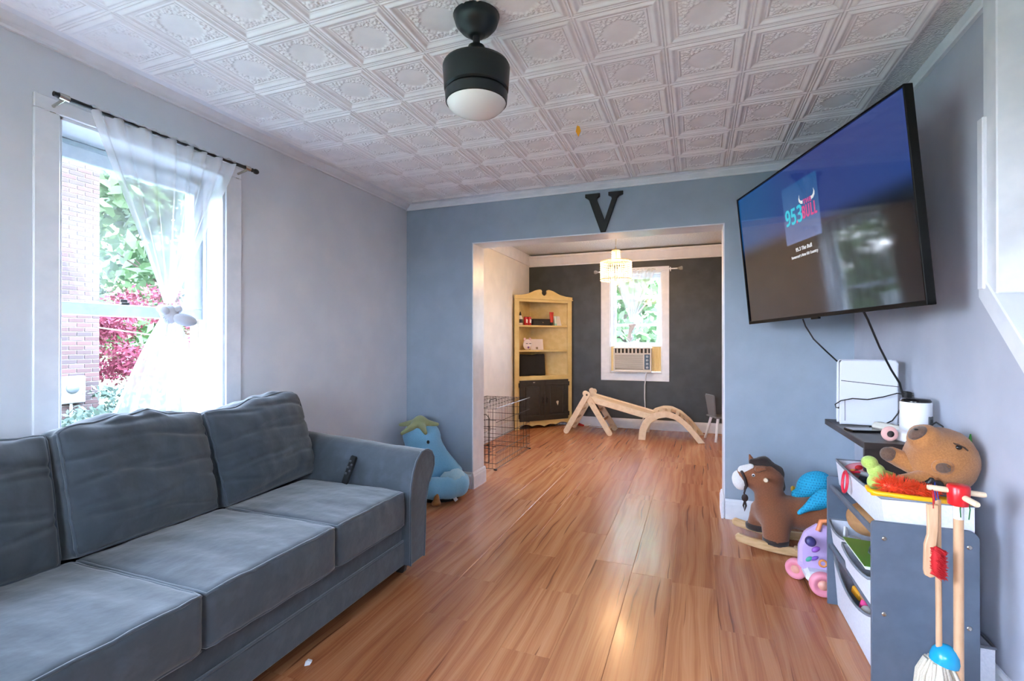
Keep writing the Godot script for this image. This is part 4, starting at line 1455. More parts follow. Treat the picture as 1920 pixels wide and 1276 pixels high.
func corner_cabinet() -> void:
	var yel := mottled(C(228, 204, 140), C(220, 194, 128), 0.02, 2.0, 0.45, 81, 0.05)
	var dk := mottled(C(60, 57, 53), C(52, 50, 47), 0.03, 2.0, 0.4, 82, 0.04)
	var cab := thing("corner_cabinet", "pale yellow corner cabinet with open shelves and dark lower doors", "cabinet", V(-1.972, 0, 6.482), 0.823)
	var W := 0.455
	var tri_ := func(y: float, th: float, front: float) -> Sh:
		return Sh.new().prism(PV([[-W + 0.02, front], [W - 0.02, front], [W - 0.02, -0.02], [0.04, -0.41], [-0.04, -0.41], [-W + 0.02, -0.02]]), th, Transform3D(Basis(Vector3(1, 0, 0), Vector3(0, 0, 1), Vector3(0, -1, 0)), Vector3(0, y, 0)))
	# back boards that follow the two walls, and the corner post between them
	for s in [-1, 1]:
		var bb := Sh.new()
		bb.box(Vector3(s * 0.226, 0.92, -0.208), Vector3(0.6, 1.7, 0.012), 0.0, Basis(Vector3.UP, -s * 0.735))
		obj("back_panel", bb, yel, cab)
		obj("stile", Sh.new().box(Vector3(s * (W - 0.034), 0.9, 0), Vector3(0.068, 1.76, 0.022), 0.003), yel, cab)
	obj("corner_post", Sh.new().box(Vector3(0, 0.92, -0.4), Vector3(0.07, 1.7, 0.012)), yel, cab)
	# scalloped shelf lip shapes
	for y in [1.062, 1.402]:
		obj("shelf", tri_.call(y, 0.022, -0.012), yel, cab)
	obj("ledge", tri_.call(0.698, 0.022, -0.012), yel, cab)
	obj("bottom_board", tri_.call(0.115, 0.02, -0.012), yel, cab)
	obj("top_board", tri_.call(1.765, 0.018, -0.012), yel, cab)
	obj("mid_rail", Sh.new().box(Vector3(0, 0.69, 0.0), Vector3(2 * W - 0.136, 0.06, 0.022), 0.003), yel, cab)
	obj("top_rail", Sh.new().box(Vector3(0, 1.755, 0), Vector3(2 * W - 0.136, 0.05, 0.022), 0.003), yel, cab)
	# swan-neck pediment with a round notch
	var ped: Array = [[-W - 0.005, 1.765], [W + 0.005, 1.765], [W + 0.005, 1.815]]
	var half := curve2(PV([[W + 0.005, 1.815], [0.36, 1.82], [0.25, 1.842], [0.14, 1.89], [0.075, 1.905], [0.04, 1.898], [0.036, 1.88]]), 18)
	for p in half:
		ped.append([p.x, p.y])
	for k in range(1, 9):
		var an := 0.5 - k / 9.0 * (PI + 1.0)
		ped.append([0.041 * cos(an), 1.862 + 0.041 * sin(an)])
	for i in range(half.size() - 1, -1, -1):
		ped.append([-half[i].x, half[i].y])
	obj("pediment", Sh.new().prism(PV(ped), 0.026, Transform3D(Basis(), Vector3(0, 0, 0.006)), 0.003), yel, cab)
	obj("cornice_bead", Sh.new().box(Vector3(0, 1.772, 0.018), Vector3(2 * W + 0.02, 0.014, 0.02), 0.003), yel, cab)
	# scalloped apron
	var ap: Array = [[W - 0.002, 0.105], [-W + 0.002, 0.105], [-W + 0.002, 0.0], [-W + 0.07, 0.0]]
	for i in 41:
		var x := lerpf(-W + 0.08, W - 0.08, i / 40.0)
		ap.append([x, 0.035 + 0.022 * absf(sin((x / (W - 0.08)) * PI * 2.0)) - 0.012 * cos(x / (W - 0.08) * PI)])
	ap.append([W - 0.07, 0.0])
	ap.append([W - 0.002, 0.0])
	obj("apron", Sh.new().prism(PV(ap), 0.022, Transform3D(Basis(), Vector3(0, 0, 0.001))), yel, cab)
	# two doors: stiles and rails round a raised panel
	for s in [-1, 1]:
		var cx: float = s * 0.193
		var d := Sh.new()
		var dw := 0.384
		var y0 := 0.108
		var y1 := 0.662
		d.box(Vector3(cx, y1 - 0.035, 0.02), Vector3(dw, 0.07, 0.018), 0.003).box(Vector3(cx, y0 + 0.035, 0.02), Vector3(dw, 0.07, 0.018), 0.003)
		d.box(Vector3(cx - dw / 2 + 0.035, (y0 + y1) / 2, 0.02), Vector3(0.07, y1 - y0 - 0.14, 0.018), 0.003).box(Vector3(cx + dw / 2 - 0.035, (y0 + y1) / 2, 0.02), Vector3(0.07, y1 - y0 - 0.14, 0.018), 0.003)
		var door := obj("door", d, dk, cab)
		obj("raised_panel", Sh.new().box(Vector3(cx, (y0 + y1) / 2, 0.014), Vector3(dw - 0.14, y1 - y0 - 0.14, 0.012)).box(Vector3(cx, (y0 + y1) / 2, 0.02), Vector3(dw - 0.175, y1 - y0 - 0.175, 0.016), 0.014), dk, door)
		var kb := Sh.new()
		var kx: float = s * 0.032
		kb.box(Vector3(kx, 0.385, 0.031), Vector3(0.02, 0.09, 0.005), 0.002).ball(Vector3(kx, 0.4, 0.045), Vector3(0.012, 0.014, 0.012)).ball(Vector3(kx, 0.362, 0.042), Vector3(0.012, 0.02, 0.006))
		obj("handle", kb, M.black, door)
		for y in [0.18, 0.6]:
			obj("hinge", Sh.new().box(Vector3(s * 0.392, y, 0.024), Vector3(0.02, 0.06, 0.012), 0.002), M.black, door)
		if s > 0:
			obj("torn_sticker", Sh.new().prism(PV([[-0.012, 0.0], [0.004, -0.03], [0.012, -0.004], [0.02, 0.03], [-0.006, 0.036], [-0.022, 0.022]]), 0.001, Transform3D(Basis(), Vector3(0.205, 0.33, 0.0286))), mat(C(225, 222, 214), 0.7), door)
		else:
			obj("torn_sticker", Sh.new().box(Vector3(-0.17, 0.632, 0.0295), Vector3(0.03, 0.012, 0.001)), mat(C(190, 188, 182), 0.7), door)
	# things on the shelves, placed in the cabinet's own frame
	var T := cab.transform
	var put := func(called: String, label: String, cat: String, x: float, y: float, z: float) -> Node3D:
		var o := thing(called, label, cat, T * Vector3(x, y, z), 0.823)
		return o
	var s1 := 1.4135
	var b: Node3D = put.call("squeeze_bottle", "white squeeze bottle with black pointed cap on the cabinet's top shelf", "bottle", -0.33, s1, -0.07)
	obj("body", Sh.new().lathe(PV([[0, 0], [0.032, 0], [0.034, 0.01], [0.034, 0.1], [0.018, 0.125], [0.014, 0.135], [0, 0.135]]), 16), mat(C(228, 226, 226), 0.35), b)
	obj("cap", Sh.new().lathe(PV([[0.016, 0.132], [0.014, 0.155], [0.005, 0.185], [0, 0.186]]), 12), M.black, b)
	obj("label_patch", Sh.new().lathe(PV([[0.0346, 0.03], [0.0346, 0.08]]), 16), mat(C(60, 58, 62), 0.5), b)
	for k in 2:
		var c: Node3D = put.call("drink_can", ["red drinks can next to the squeeze bottle on the top shelf", "red and white drinks can beside the black cash box"][k], "can", -0.245 + 0.062 * k, s1, -0.075 - 0.01 * k)
		obj("body", Sh.new().lathe(PV([[0, 0], [0.024, 0], [0.029, 0.008], [0.029, 0.105], [0.024, 0.115]]), 18), mat(C(200, 40, 44), 0.3), c)
		obj("lid", Sh.new().lathe(PV([[0.0245, 0.114], [0.0245, 0.119], [0.022, 0.117], [0, 0.117]]), 18), M.chrome, c)
		obj("print", Sh.new().prism(PV([[-0.012, -0.02], [0.012, -0.026], [0.015, 0.02], [-0.008, 0.03]]), 0.002, Transform3D(Basis(), Vector3(0.004, 0.055, 0.0295))), mat(C(236, 220, 222), 0.5), c)
	var bx: Node3D = put.call("cash_box", "low black metal box with round lock on the cabinet's top shelf", "box", -0.01, s1, -0.12)
	obj("body", Sh.new().box(Vector3(0, 0.038, 0), Vector3(0.27, 0.076, 0.17), 0.005), mat(C(46, 45, 46), 0.5), bx)
	obj("lid", Sh.new().box(Vector3(0, 0.083, 0), Vector3(0.274, 0.014, 0.174), 0.005), mat(C(52, 51, 52), 0.5), bx)
	obj("lock", Sh.new().lathe(PV([[0.01, 0], [0.01, 0.004], [0, 0.005]]), 12, Transform3D(Basis(Vector3.RIGHT, PI / 2), Vector3(0.02, 0.04, 0.085))), M.chrome, bx)
	var rt: Node3D = put.call("red_tube", "tall red cosmetic tube standing on its black cap", "tube", 0.165, s1, -0.07)
	obj("cap", Sh.new().lathe(PV([[0, 0], [0.022, 0], [0.022, 0.045], [0, 0.045]]), 14, Transform3D(), true), M.black, rt)
	obj("body", tube_body(0.024, 0.035, 0.045, 0.19), mat(C(200, 48, 32), 0.35), rt)
	var gt: Node3D = put.call("white_tube", "white and mint cosmetic tube beside the red tube", "tube", 0.225, s1, -0.06)
	obj("cap", Sh.new().lathe(PV([[0, 0], [0.02, 0], [0.02, 0.03], [0, 0.03]]), 14, Transform3D(), true), mat(C(150, 205, 190), 0.4), gt)
	obj("body", tube_body(0.02, 0.026, 0.03, 0.13), mat(C(214, 228, 222), 0.4), gt)
	var cd: Node3D = put.call("white_card", "square white card leaning beside the mint tube on the cabinet's top shelf", "card", 0.295, s1, -0.09)
	obj("sheet", Sh.new().box(Vector3(0, 0.069, -0.012), Vector3(0.15, 0.138, 0.003), 0.0, Basis(Vector3.RIGHT, -0.15)), mat(C(232, 230, 230), 0.7), cd)
	var s2 := 1.0735
	var mk: Node3D = put.call("unicorn_mask", "white round animal face mask with purple nose on the middle shelf", "mask", -0.215, s2, -0.08)
	obj("face", Sh.new().ball(Vector3(0, 0.075, 0), Vector3(0.068, 0.075, 0.03)), mat(C(236, 226, 226), 0.7), mk)
	obj("nose", Sh.new().prism(PV([[0, -0.02], [0.018, 0.008], [0, 0.014], [-0.018, 0.008]]), 0.004, Transform3D(Basis(), Vector3(0.002, 0.035, 0.028))), mat(C(110, 60, 140), 0.6), mk)
	for k in 2:
		obj("eye", Sh.new().box(Vector3(-0.022 + 0.05 * k, 0.088, 0.03), Vector3(0.032, 0.008, 0.004), 0.001), M.black, mk)
		obj("ear", Sh.new().ball(Vector3(-0.04 + 0.08 * k, 0.145, 0), Vector3(0.02, 0.024, 0.012)), mat(C(230, 196, 204), 0.7), mk)
	var c2: Node3D = put.call("white_card", "wide white card with small print standing on the middle shelf", "card", -0.045, s2, -0.11)
	obj("sheet", Sh.new().box(Vector3(0, 0.075, -0.012), Vector3(0.21, 0.15, 0.003), 0.0, Basis(Vector3.RIGHT, -0.15)), mat(C(226, 214, 208), 0.7), c2)
	obj("print", Sh.new().box(Vector3(0.0, 0.025, -0.003), Vector3(0.035, 0.03, 0.002), 0.0, Basis(Vector3.RIGHT, -0.15)), mat(C(150, 128, 100), 0.7), c2)
	var bag: Node3D = put.call("black_bag", "black padded square bag leaning in the lowest open shelf", "bag", -0.12, 0.7095, -0.09)
	var nz := noise(83, 1.0, 2)
	var warp := func(q: Vector3, p: Vector3) -> Vector3:
		q.z += 0.03 * p.z * (1.0 - p.x * p.x) * (1.0 - p.y * p.y)
		q.y += 0.012 * p.y * absf(p.x) + 0.004 * nz.get_noise_2d(q.x * 9, q.y * 9)
		return q
	var bg := obj("body", cushion(Vector3(0.41, 0.29, 0.05), 18, 0.022, warp), mottled(C(34, 34, 36), C(28, 28, 30), 0.05, 4, 0.85, 84), bag)
	bg.position = Vector3(0, 0.152, -0.03)
	bg.rotation.x = -0.1

func tube_body(r: float, flat: float, y0: float, y1: float) -> Sh:
	var rows := []
	for i in 6:
		var t := i / 5.0
		var row := PackedVector3Array()
		for j in 16:
			var an := -TAU * j / 16.0
			row.append(Vector3(lerpf(r, flat, t) * cos(an), lerpf(y0, y1, t), lerpf(r, 0.002, t) * sin(an)))
		rows.append(row)
	var s := Sh.new()
	s.smooth()
	s.sheet(rows, true)
	return s

func dog_crate() -> void:
	var cr := thing("dog_crate", "black wire dog crate on the floor behind the doorway edge", "crate", V(-1.985, 0, 4.66))
	var wire := mat(C(44, 40, 38), 0.35)
	wire.metallic = 0.6
	var hx := 0.255
	var hz := 0.485
	var H := 0.565
	# long sides
	for s in [-1, 1]:
		var p := Sh.new()
		for i in 26:
			var z := lerpf(-hz, hz, i / 25.0)
			p.rod(Vector3(s * hx, 0.012, z), Vector3(s * hx, H, z), 0.0017, 4)
		for y in [0.012, 0.06, 0.16, 0.3, 0.44, H]:
			p.rod(Vector3(s * hx, y, -hz), Vector3(s * hx, y, hz), 0.0026, 5)
		obj("side_panel", p, wire, cr)
		var e := Sh.new()
		for i in 15:
			var x := lerpf(-hx, hx, i / 14.0)
			e.rod(Vector3(x, 0.012, s * hz), Vector3(x, H, s * hz), 0.0017, 4)
		for y in [0.012, 0.06, 0.14, 0.22, 0.3, 0.38, 0.46, H]:
			e.rod(Vector3(-hx, y, s * hz), Vector3(hx, y, s * hz), 0.0024, 5)
		obj("end_panel", e, wire, cr)
	var dr := Sh.new()
	var loop := PackedVector3Array()
	for p in [[-0.19, 0.07], [-0.19, 0.48], [-0.16, 0.51], [0.16, 0.51], [0.19, 0.48], [0.19, 0.07]]:
		loop.append(Vector3(p[0], p[1], hz + 0.008))
	dr.tube(loop, 0.0035, 6, true)
	for i in 11:
		var x := lerpf(-0.18, 0.18, i / 10.0)
		dr.rod(Vector3(x, 0.07, hz + 0.008), Vector3(x, 0.51, hz + 0.008), 0.0017, 4)
	var door := obj("door", dr, wire, cr)
	for y in [0.2, 0.4]:
		obj("latch", Sh.new().tube(PackedVector3Array([Vector3(0.13, y, hz + 0.016), Vector3(0.2, y, hz + 0.016), Vector3(0.205, y - 0.03, hz + 0.016), Vector3(0.18, y - 0.03, hz + 0.016)]), 0.003, 6), wire, door)
	var tp := Sh.new()
	for i in 14:
		var z := lerpf(-hz, hz, i / 13.0)
		tp.rod(Vector3(-hx, H, z), Vector3(hx, H, z), 0.0017, 4)
	for i in 5:
		var x := lerpf(-hx, hx, i / 4.0)
		tp.rod(Vector3(x, H + 0.003, -hz), Vector3(x, H + 0.003, hz), 0.0028, 5)
	obj("top_panel", tp, wire, cr)
	var edge := metal(C(170, 176, 180), 0.3)
	obj("top_bar", Sh.new().box(Vector3(hx + 0.002, H + 0.004, 0), Vector3(0.01, 0.008, 2 * hz), 0.002), edge, cr)
	for s in [[-1, -1], [1, -1], [-1, 1], [1, 1]]:
		obj("foot", Sh.new().box(Vector3(s[0] * (hx - 0.004), 0.006, s[1] * (hz + 0.004)), Vector3(0.03, 0.012, 0.02), 0.002), wire, cr)
	obj("carry_handle", Sh.new().tube(PackedVector3Array([Vector3(0.02, H, 0.1), Vector3(0.02, H + 0.03, 0.08), Vector3(0.02, H + 0.03, -0.08), Vector3(0.02, H, -0.1)]), 0.005, 6), wire, cr)

func board2(a: Vector2, b: Vector2, w: float) -> PackedVector2Array:
	# outline of a board with round ends between two points
	var o := PackedVector2Array()
	var t := (b - a).angle()
	for k in 9:
		var an := t - PI / 2 + PI * k / 8.0
		o.append(b + Vector2(cos(an), sin(an)) * w / 2)
	for k in 9:
		var an := t + PI / 2 + PI * k / 8.0
		o.append(a + Vector2(cos(an), sin(an)) * w / 2)
	return o

func climbing_set() -> void:
	# folding climbing triangle
	var tr := thing("climbing_triangle", "birch wooden folding climbing triangle for children on the dining-room floor", "climbing frame", V(-1.31, 0, 6.4))
	var dn := 6.175
	var df := 6.625
	for d in [dn, df]:
		var at := Transform3D(Basis(), V(1.31, 0, d - 6.4) - V(0, 0, 0))
		obj("leg_board", Sh.new().prism(board2(Vector2(-1.575, 0.036), Vector2(-1.30, 0.515), 0.072), 0.02, at, 0.003), M.birch, tr)
		at.origin += Vector3(0, 0, -0.021 if d == dn else 0.021)
		obj("leg_board", Sh.new().prism(board2(Vector2(-1.025, 0.036), Vector2(-1.33, 0.525), 0.072), 0.02, at, 0.003), M.birch, tr)
		obj("bolt", Sh.new().lathe(PV([[0.012, 0], [0.012, 0.004], [0.006, 0.008], [0, 0.008]]), 12, Transform3D(Basis(Vector3.RIGHT, PI / 2), V(0.0, 0.51, d - 6.4) + Vector3(0.005, 0, 0.011))), M.steel_dark, tr)
	for k in 4:
		var t := 0.08 + k * 0.22
		for e in 2:
			var p := Vector2(-1.575, 0.036).lerp(Vector2(-1.30, 0.515), t) if e == 0 else Vector2(-1.025, 0.036).lerp(Vector2(-1.33, 0.525), t)
			obj("rung", Sh.new().rod(V(p.x + 1.31, p.y, dn - 6.4 - 0.008), V(p.x + 1.31, p.y, df - 6.4 + 0.008), 0.016, 12), M.birch, tr)
	# slide board hooked on the triangle
	var sl := thing("slide_ramp", "flat birch slide ramp running from the triangle to the wooden arch", "slide", V(-0.9, 0.37, 6.41))
	var ang := atan2(0.285 - 0.465, 0.72)
	var len_ := 0.8
	var B := Basis(Vector3(0, 0, 1), ang)
	obj("deck", Sh.new().box(B * Vector3(0, 0, 0), Vector3(len_, 0.014, 0.37), 0.003, B), M.birch, sl)
	for s in [-1, 1]:
		obj("side_rail", Sh.new().box(B * Vector3(0, -0.012, s * 0.187), Vector3(len_ + 0.02, 0.075, 0.018), 0.004, B), M.birch, sl)
	obj("hook_board", Sh.new().box(B * Vector3(-len_ / 2 + 0.02, -0.025, 0), Vector3(0.03, 0.03, 0.35), 0.004, B), M.birch, sl)
	# arch rocker
	var ar := thing("climbing_arch", "curved birch wooden climbing arch at the low end of the slide ramp", "climbing frame", V(-0.28, 0, 6.38))
	var outer := curve2(PV([[-0.659, 0.0], [-0.646, 0.134], [-0.596, 0.241], [-0.502, 0.323], [-0.392, 0.36], [-0.30, 0.358], [-0.181, 0.308], [-0.062, 0.205], [0.094, 0.01]]), 30)
	var inner := curve2(PV([[-0.577, 0.0], [-0.564, 0.107], [-0.515, 0.207], [-0.422, 0.269], [-0.331, 0.287], [-0.24, 0.267], [-0.151, 0.203], [-0.057, 0.1], [0.022, 0.0]]), 30)
	var poly := outer.duplicate()
	for i in range(inner.size() - 1, -1, -1):
		poly.append(inner[i])
	for d in [6.1, 6.64]:
		obj("arch_side", Sh.new().prism(poly, 0.02, Transform3D(Basis(), V(0.28, 0, d - 6.38)), 0.003), M.birch, ar)
	for k in 11:
		var i := 3 + int(k * 2.5)
		var p := (outer[i] + inner[i]) / 2
		var t := (outer[i + 1] - outer[i]).angle()
		obj("slat", Sh.new().box(V(p.x + 0.28, p.y, -0.01), Vector3(0.04, 0.016, 0.52), 0.003, Basis(Vector3(0, 0, 1), t)), M.birch, ar)
	# small things lying behind the triangle
	var cl := thing("red_grip", "small red plastic grip lying by the far baseboard", "toy", V(-1.53, 0.012, 6.72), 0.7)
	obj("handle", Sh.new().tube(PackedVector3Array([Vector3(-0.07, 0.045, 0), Vector3(-0.02, 0.03, 0), Vector3(0.07, 0.002, 0)]), [0.018, 0.021, 0.014], 10), mat(C(196, 34, 40), 0.4), cl)
	obj("tip", Sh.new().tube(PackedVector3Array([Vector3(0.068, 0.002, 0), Vector3(0.12, 0.0, 0.01), Vector3(0.17, 0.01, 0.0)]), 0.008, 8), M.white_plastic, cl)
	var co := thing("floor_cable", "coil of pale cable lying along the far baseboard", "cable", V(-1.2, 0, 6.79))
	obj("cord", Sh.new().tube(PackedVector3Array([Vector3(-0.2, 0.006, 0.02), Vector3(-0.08, 0.006, 0.045), Vector3(0.03, 0.006, 0.02), Vector3(0.1, 0.03, 0.01), Vector3(0.04, 0.07, 0.0), Vector3(-0.03, 0.04, 0.0), Vector3(0.05, 0.008, 0.03), Vector3(0.2, 0.006, 0.04)]), 0.005, 6), M.white_plastic, co)

func window_unit() -> void:
	var beige := mat(C(222, 216, 206), 0.45)
	var ac := thing("air_conditioner", "beige window air conditioner under the raised sash of the dining-room window", "air conditioner", V(-0.81, 0.777, DF))
	var z0 := 0.09
	obj("case", Sh.new().box(Vector3(0, 0.165, z0 - 0.27), Vector3(0.49, 0.33, 0.5), 0.008), beige, ac)
	var fr := Sh.new()
	fr.box(Vector3(0, 0.325, z0), Vector3(0.50, 0.016, 0.05), 0.004).box(Vector3(0, 0.016, z0), Vector3(0.50, 0.032, 0.05), 0.006).box(Vector3(0, 0.248, z0), Vector3(0.50, 0.014, 0.05), 0.003)
	fr.box(Vector3(-0.242, 0.165, z0), Vector3(0.018, 0.31, 0.05), 0.003).box(Vector3(0.242, 0.165, z0), Vector3(0.018, 0.31, 0.05), 0.003).box(Vector3(0.152, 0.14, z0), Vector3(0.016, 0.21, 0.05), 0.003)
	obj("front_frame", fr, beige, ac)
	obj("louver_well", Sh.new().box(Vector3(0, 0.287, z0 - 0.012), Vector3(0.466, 0.062, 0.006)), mat(C(58, 56, 54), 0.7), ac)
	for k in 9:
		obj("louver", Sh.new().box(Vector3(-0.2 + k * 0.05, 0.287, z0 + 0.006), Vector3(0.016, 0.062, 0.02), 0.002, Basis(Vector3.UP, 0.5)), beige, ac)
	obj("grille_back", Sh.new().box(Vector3(-0.045, 0.135, z0 - 0.005), Vector3(0.38, 0.2, 0.006)), mat(C(150, 146, 138), 0.6), ac)
	for k in 15:
		obj("grille_slat", Sh.new().box(Vector3(-0.045, 0.047 + k * 0.0132, z0 + 0.01), Vector3(0.378, 0.007, 0.02), 0.0015), beige, ac)
	var cp := obj("control_panel", Sh.new().box(Vector3(0.197, 0.14, z0 + 0.01), Vector3(0.074, 0.2, 0.03), 0.003), mat(C(70, 92, 112), 0.4), ac)
	for k in 4:
		obj("control_knob", Sh.new().lathe(PV([[0.017, 0], [0.014, 0.012], [0, 0.012]]), 14, Transform3D(Basis(Vector3.RIGHT, PI / 2), Vector3(0.197, 0.065 + k * 0.048, z0 + 0.025))), mat(C(170, 182, 192), 0.4), cp)
	# side curtains, thin and lit from behind
	var acc := mat(C(246, 222, 164), 0.7)
	acc.backlight_enabled = true
	acc.backlight = Color(0.16, 0.14, 0.1)
	for s in [[0.244, 0.376, 14], [-0.318, -0.244, 6]]:
		var rows := []
		for i in 2:
			var row := PackedVector3Array()
			for j in s[2] + 1:
				row.append(Vector3(lerpf(s[0], s[1], float(j) / s[2]), 0.005 + i * 0.335, -0.03 + (0.008 if j % 2 else 0.0)))
			rows.append(row)
		var p := Sh.new()
		p.flat()
		p.sheet(rows)
		obj("side_curtain", p, acc, ac)
	obj("curtain_track", Sh.new().box(Vector3(0.03, 0.346, -0.03), Vector3(0.68, 0.014, 0.03), 0.002), beige, ac)
	var cd := obj("power_cord", Sh.new().tube(PackedVector3Array([V(-0.63, 0.80, 6.78), V(-0.625, 0.77, 6.77), V(-0.636, 0.72, 6.8), V(-0.653, 0.6, 6.835), V(-0.655, 0.43, 6.838), V(-0.646, 0.26, 6.838), V(-0.665, 0.16, 6.83), V(-0.72, 0.06, 6.82), V(-0.80, 0.02, 6.81), V(-0.9, 0.012, 6.8), V(-0.98, 0.012, 6.81)]), 0.0075, 8), M.white_plastic, ac)
	cd.position = -ac.position
	# rod, finials and the knotted sheer in front of the far window
	var rod := thing("curtain_rod", "white metal curtain rod with clear crystal finials above the dining-room window", "curtain rod", V(-0.75, 2.155, DF - 0.06))
	obj("pole", Sh.new().rod(Vector3(-0.52, 0, 0), Vector3(0.52, 0, 0), 0.0085), M.white_plastic, rod)
	var cry := mat(Color(0.95, 0.97, 1.0, 0.25), 0.05)
	cry.transparency = BaseMaterial3D.TRANSPARENCY_ALPHA
	for s in [-1, 1]:
		obj("finial", Sh.new().lathe(PV([[0.007, 0], [0.012, 0.012], [0.03, 0.05], [0.022, 0.07], [0, 0.072]]), 7, Transform3D(Basis(Vector3(0, 0, 1), -s * PI / 2), Vector3(s * 0.515, 0, 0)), true), cry, rod)
		obj("bracket", Sh.new().box(Vector3(s * 0.43, -0.004, -0.022), Vector3(0.014, 0.05, 0.058), 0.002), M.white_plastic, rod)
	var cu := thing("curtain", "sheer white curtain tied in two knots at the dining-room window", "curtain", V(-0.80, 0, DF - 0.06))
	knotted_curtain(cu, 0.58, 2.15, Vector2(-0.02, 1.45), [], 6, M.sheer)
	obj("knot", knot_shape(Vector3(-0.015, 1.40, 0.0), 0.055), M.sheer_dense, cu)
	obj("twist", Sh.new().tube(PackedVector3Array([Vector3(-0.02, 1.38, 0), Vector3(-0.045, 1.31, 0.01), Vector3(-0.05, 1.24, 0)]), [0.035, 0.022, 0.035], 10), M.sheer_dense, cu)
	obj("knot", knot_shape(Vector3(-0.045, 1.225, 0.0), 0.05), M.sheer_dense, cu)
	var tl := []
	for i in 2:
		var row := PackedVector3Array()
		for j in 13:
			var s := j / 12.0 - 0.5
			row.append(Vector3(-0.035 + s * (0.03 if i == 0 else 0.16), 1.19 if i == 0 else 1.06, 0.012 * sin(j * 2.1)) + Vector3(0, 0, -0.005))
		tl.append(row)
	var ts := Sh.new()
	ts.smooth()
	ts.sheet(tl)
	obj("tail", ts, M.sheer, cu)
	# rod and panel at the dining-room side window, mostly behind the doorway edge
	var r3 := thing("curtain_rod", "white curtain rod above the side window just beyond the doorway", "curtain rod", V(XL + 0.06, 2.11, 4.48))
	obj("pole", Sh.new().rod(Vector3(0, 0, 0.5), Vector3(0, 0, -0.52), 0.009), M.white_plastic, r3)
	obj("finial", Sh.new().ball(Vector3(0, 0, -0.53), Vector3(0.018, 0.018, 0.022)), M.chrome, r3)
	obj("bracket", Sh.new().box(Vector3(-0.025, 0, -0.48), Vector3(0.065, 0.02, 0.014), 0.002), M.chrome, r3)
	var c3 := thing("curtain", "sheer white curtain panel at the side window beyond the doorway", "curtain", V(XL + 0.06, 0, 4.48))
	var rows3 := []
	for i in 12:
		var row := PackedVector3Array()
		for j in 49:
			var s := j / 48.0
			row.append(Vector3(0.018 * sin(s * 60.0), 2.105 - 1.35 * i / 11.0, 0.42 - 0.86 * s))
		rows3.append(row)
	var cs := Sh.new()
	cs.smooth()
	cs.sheet(rows3)
	obj("drape", cs, M.sheer, c3)

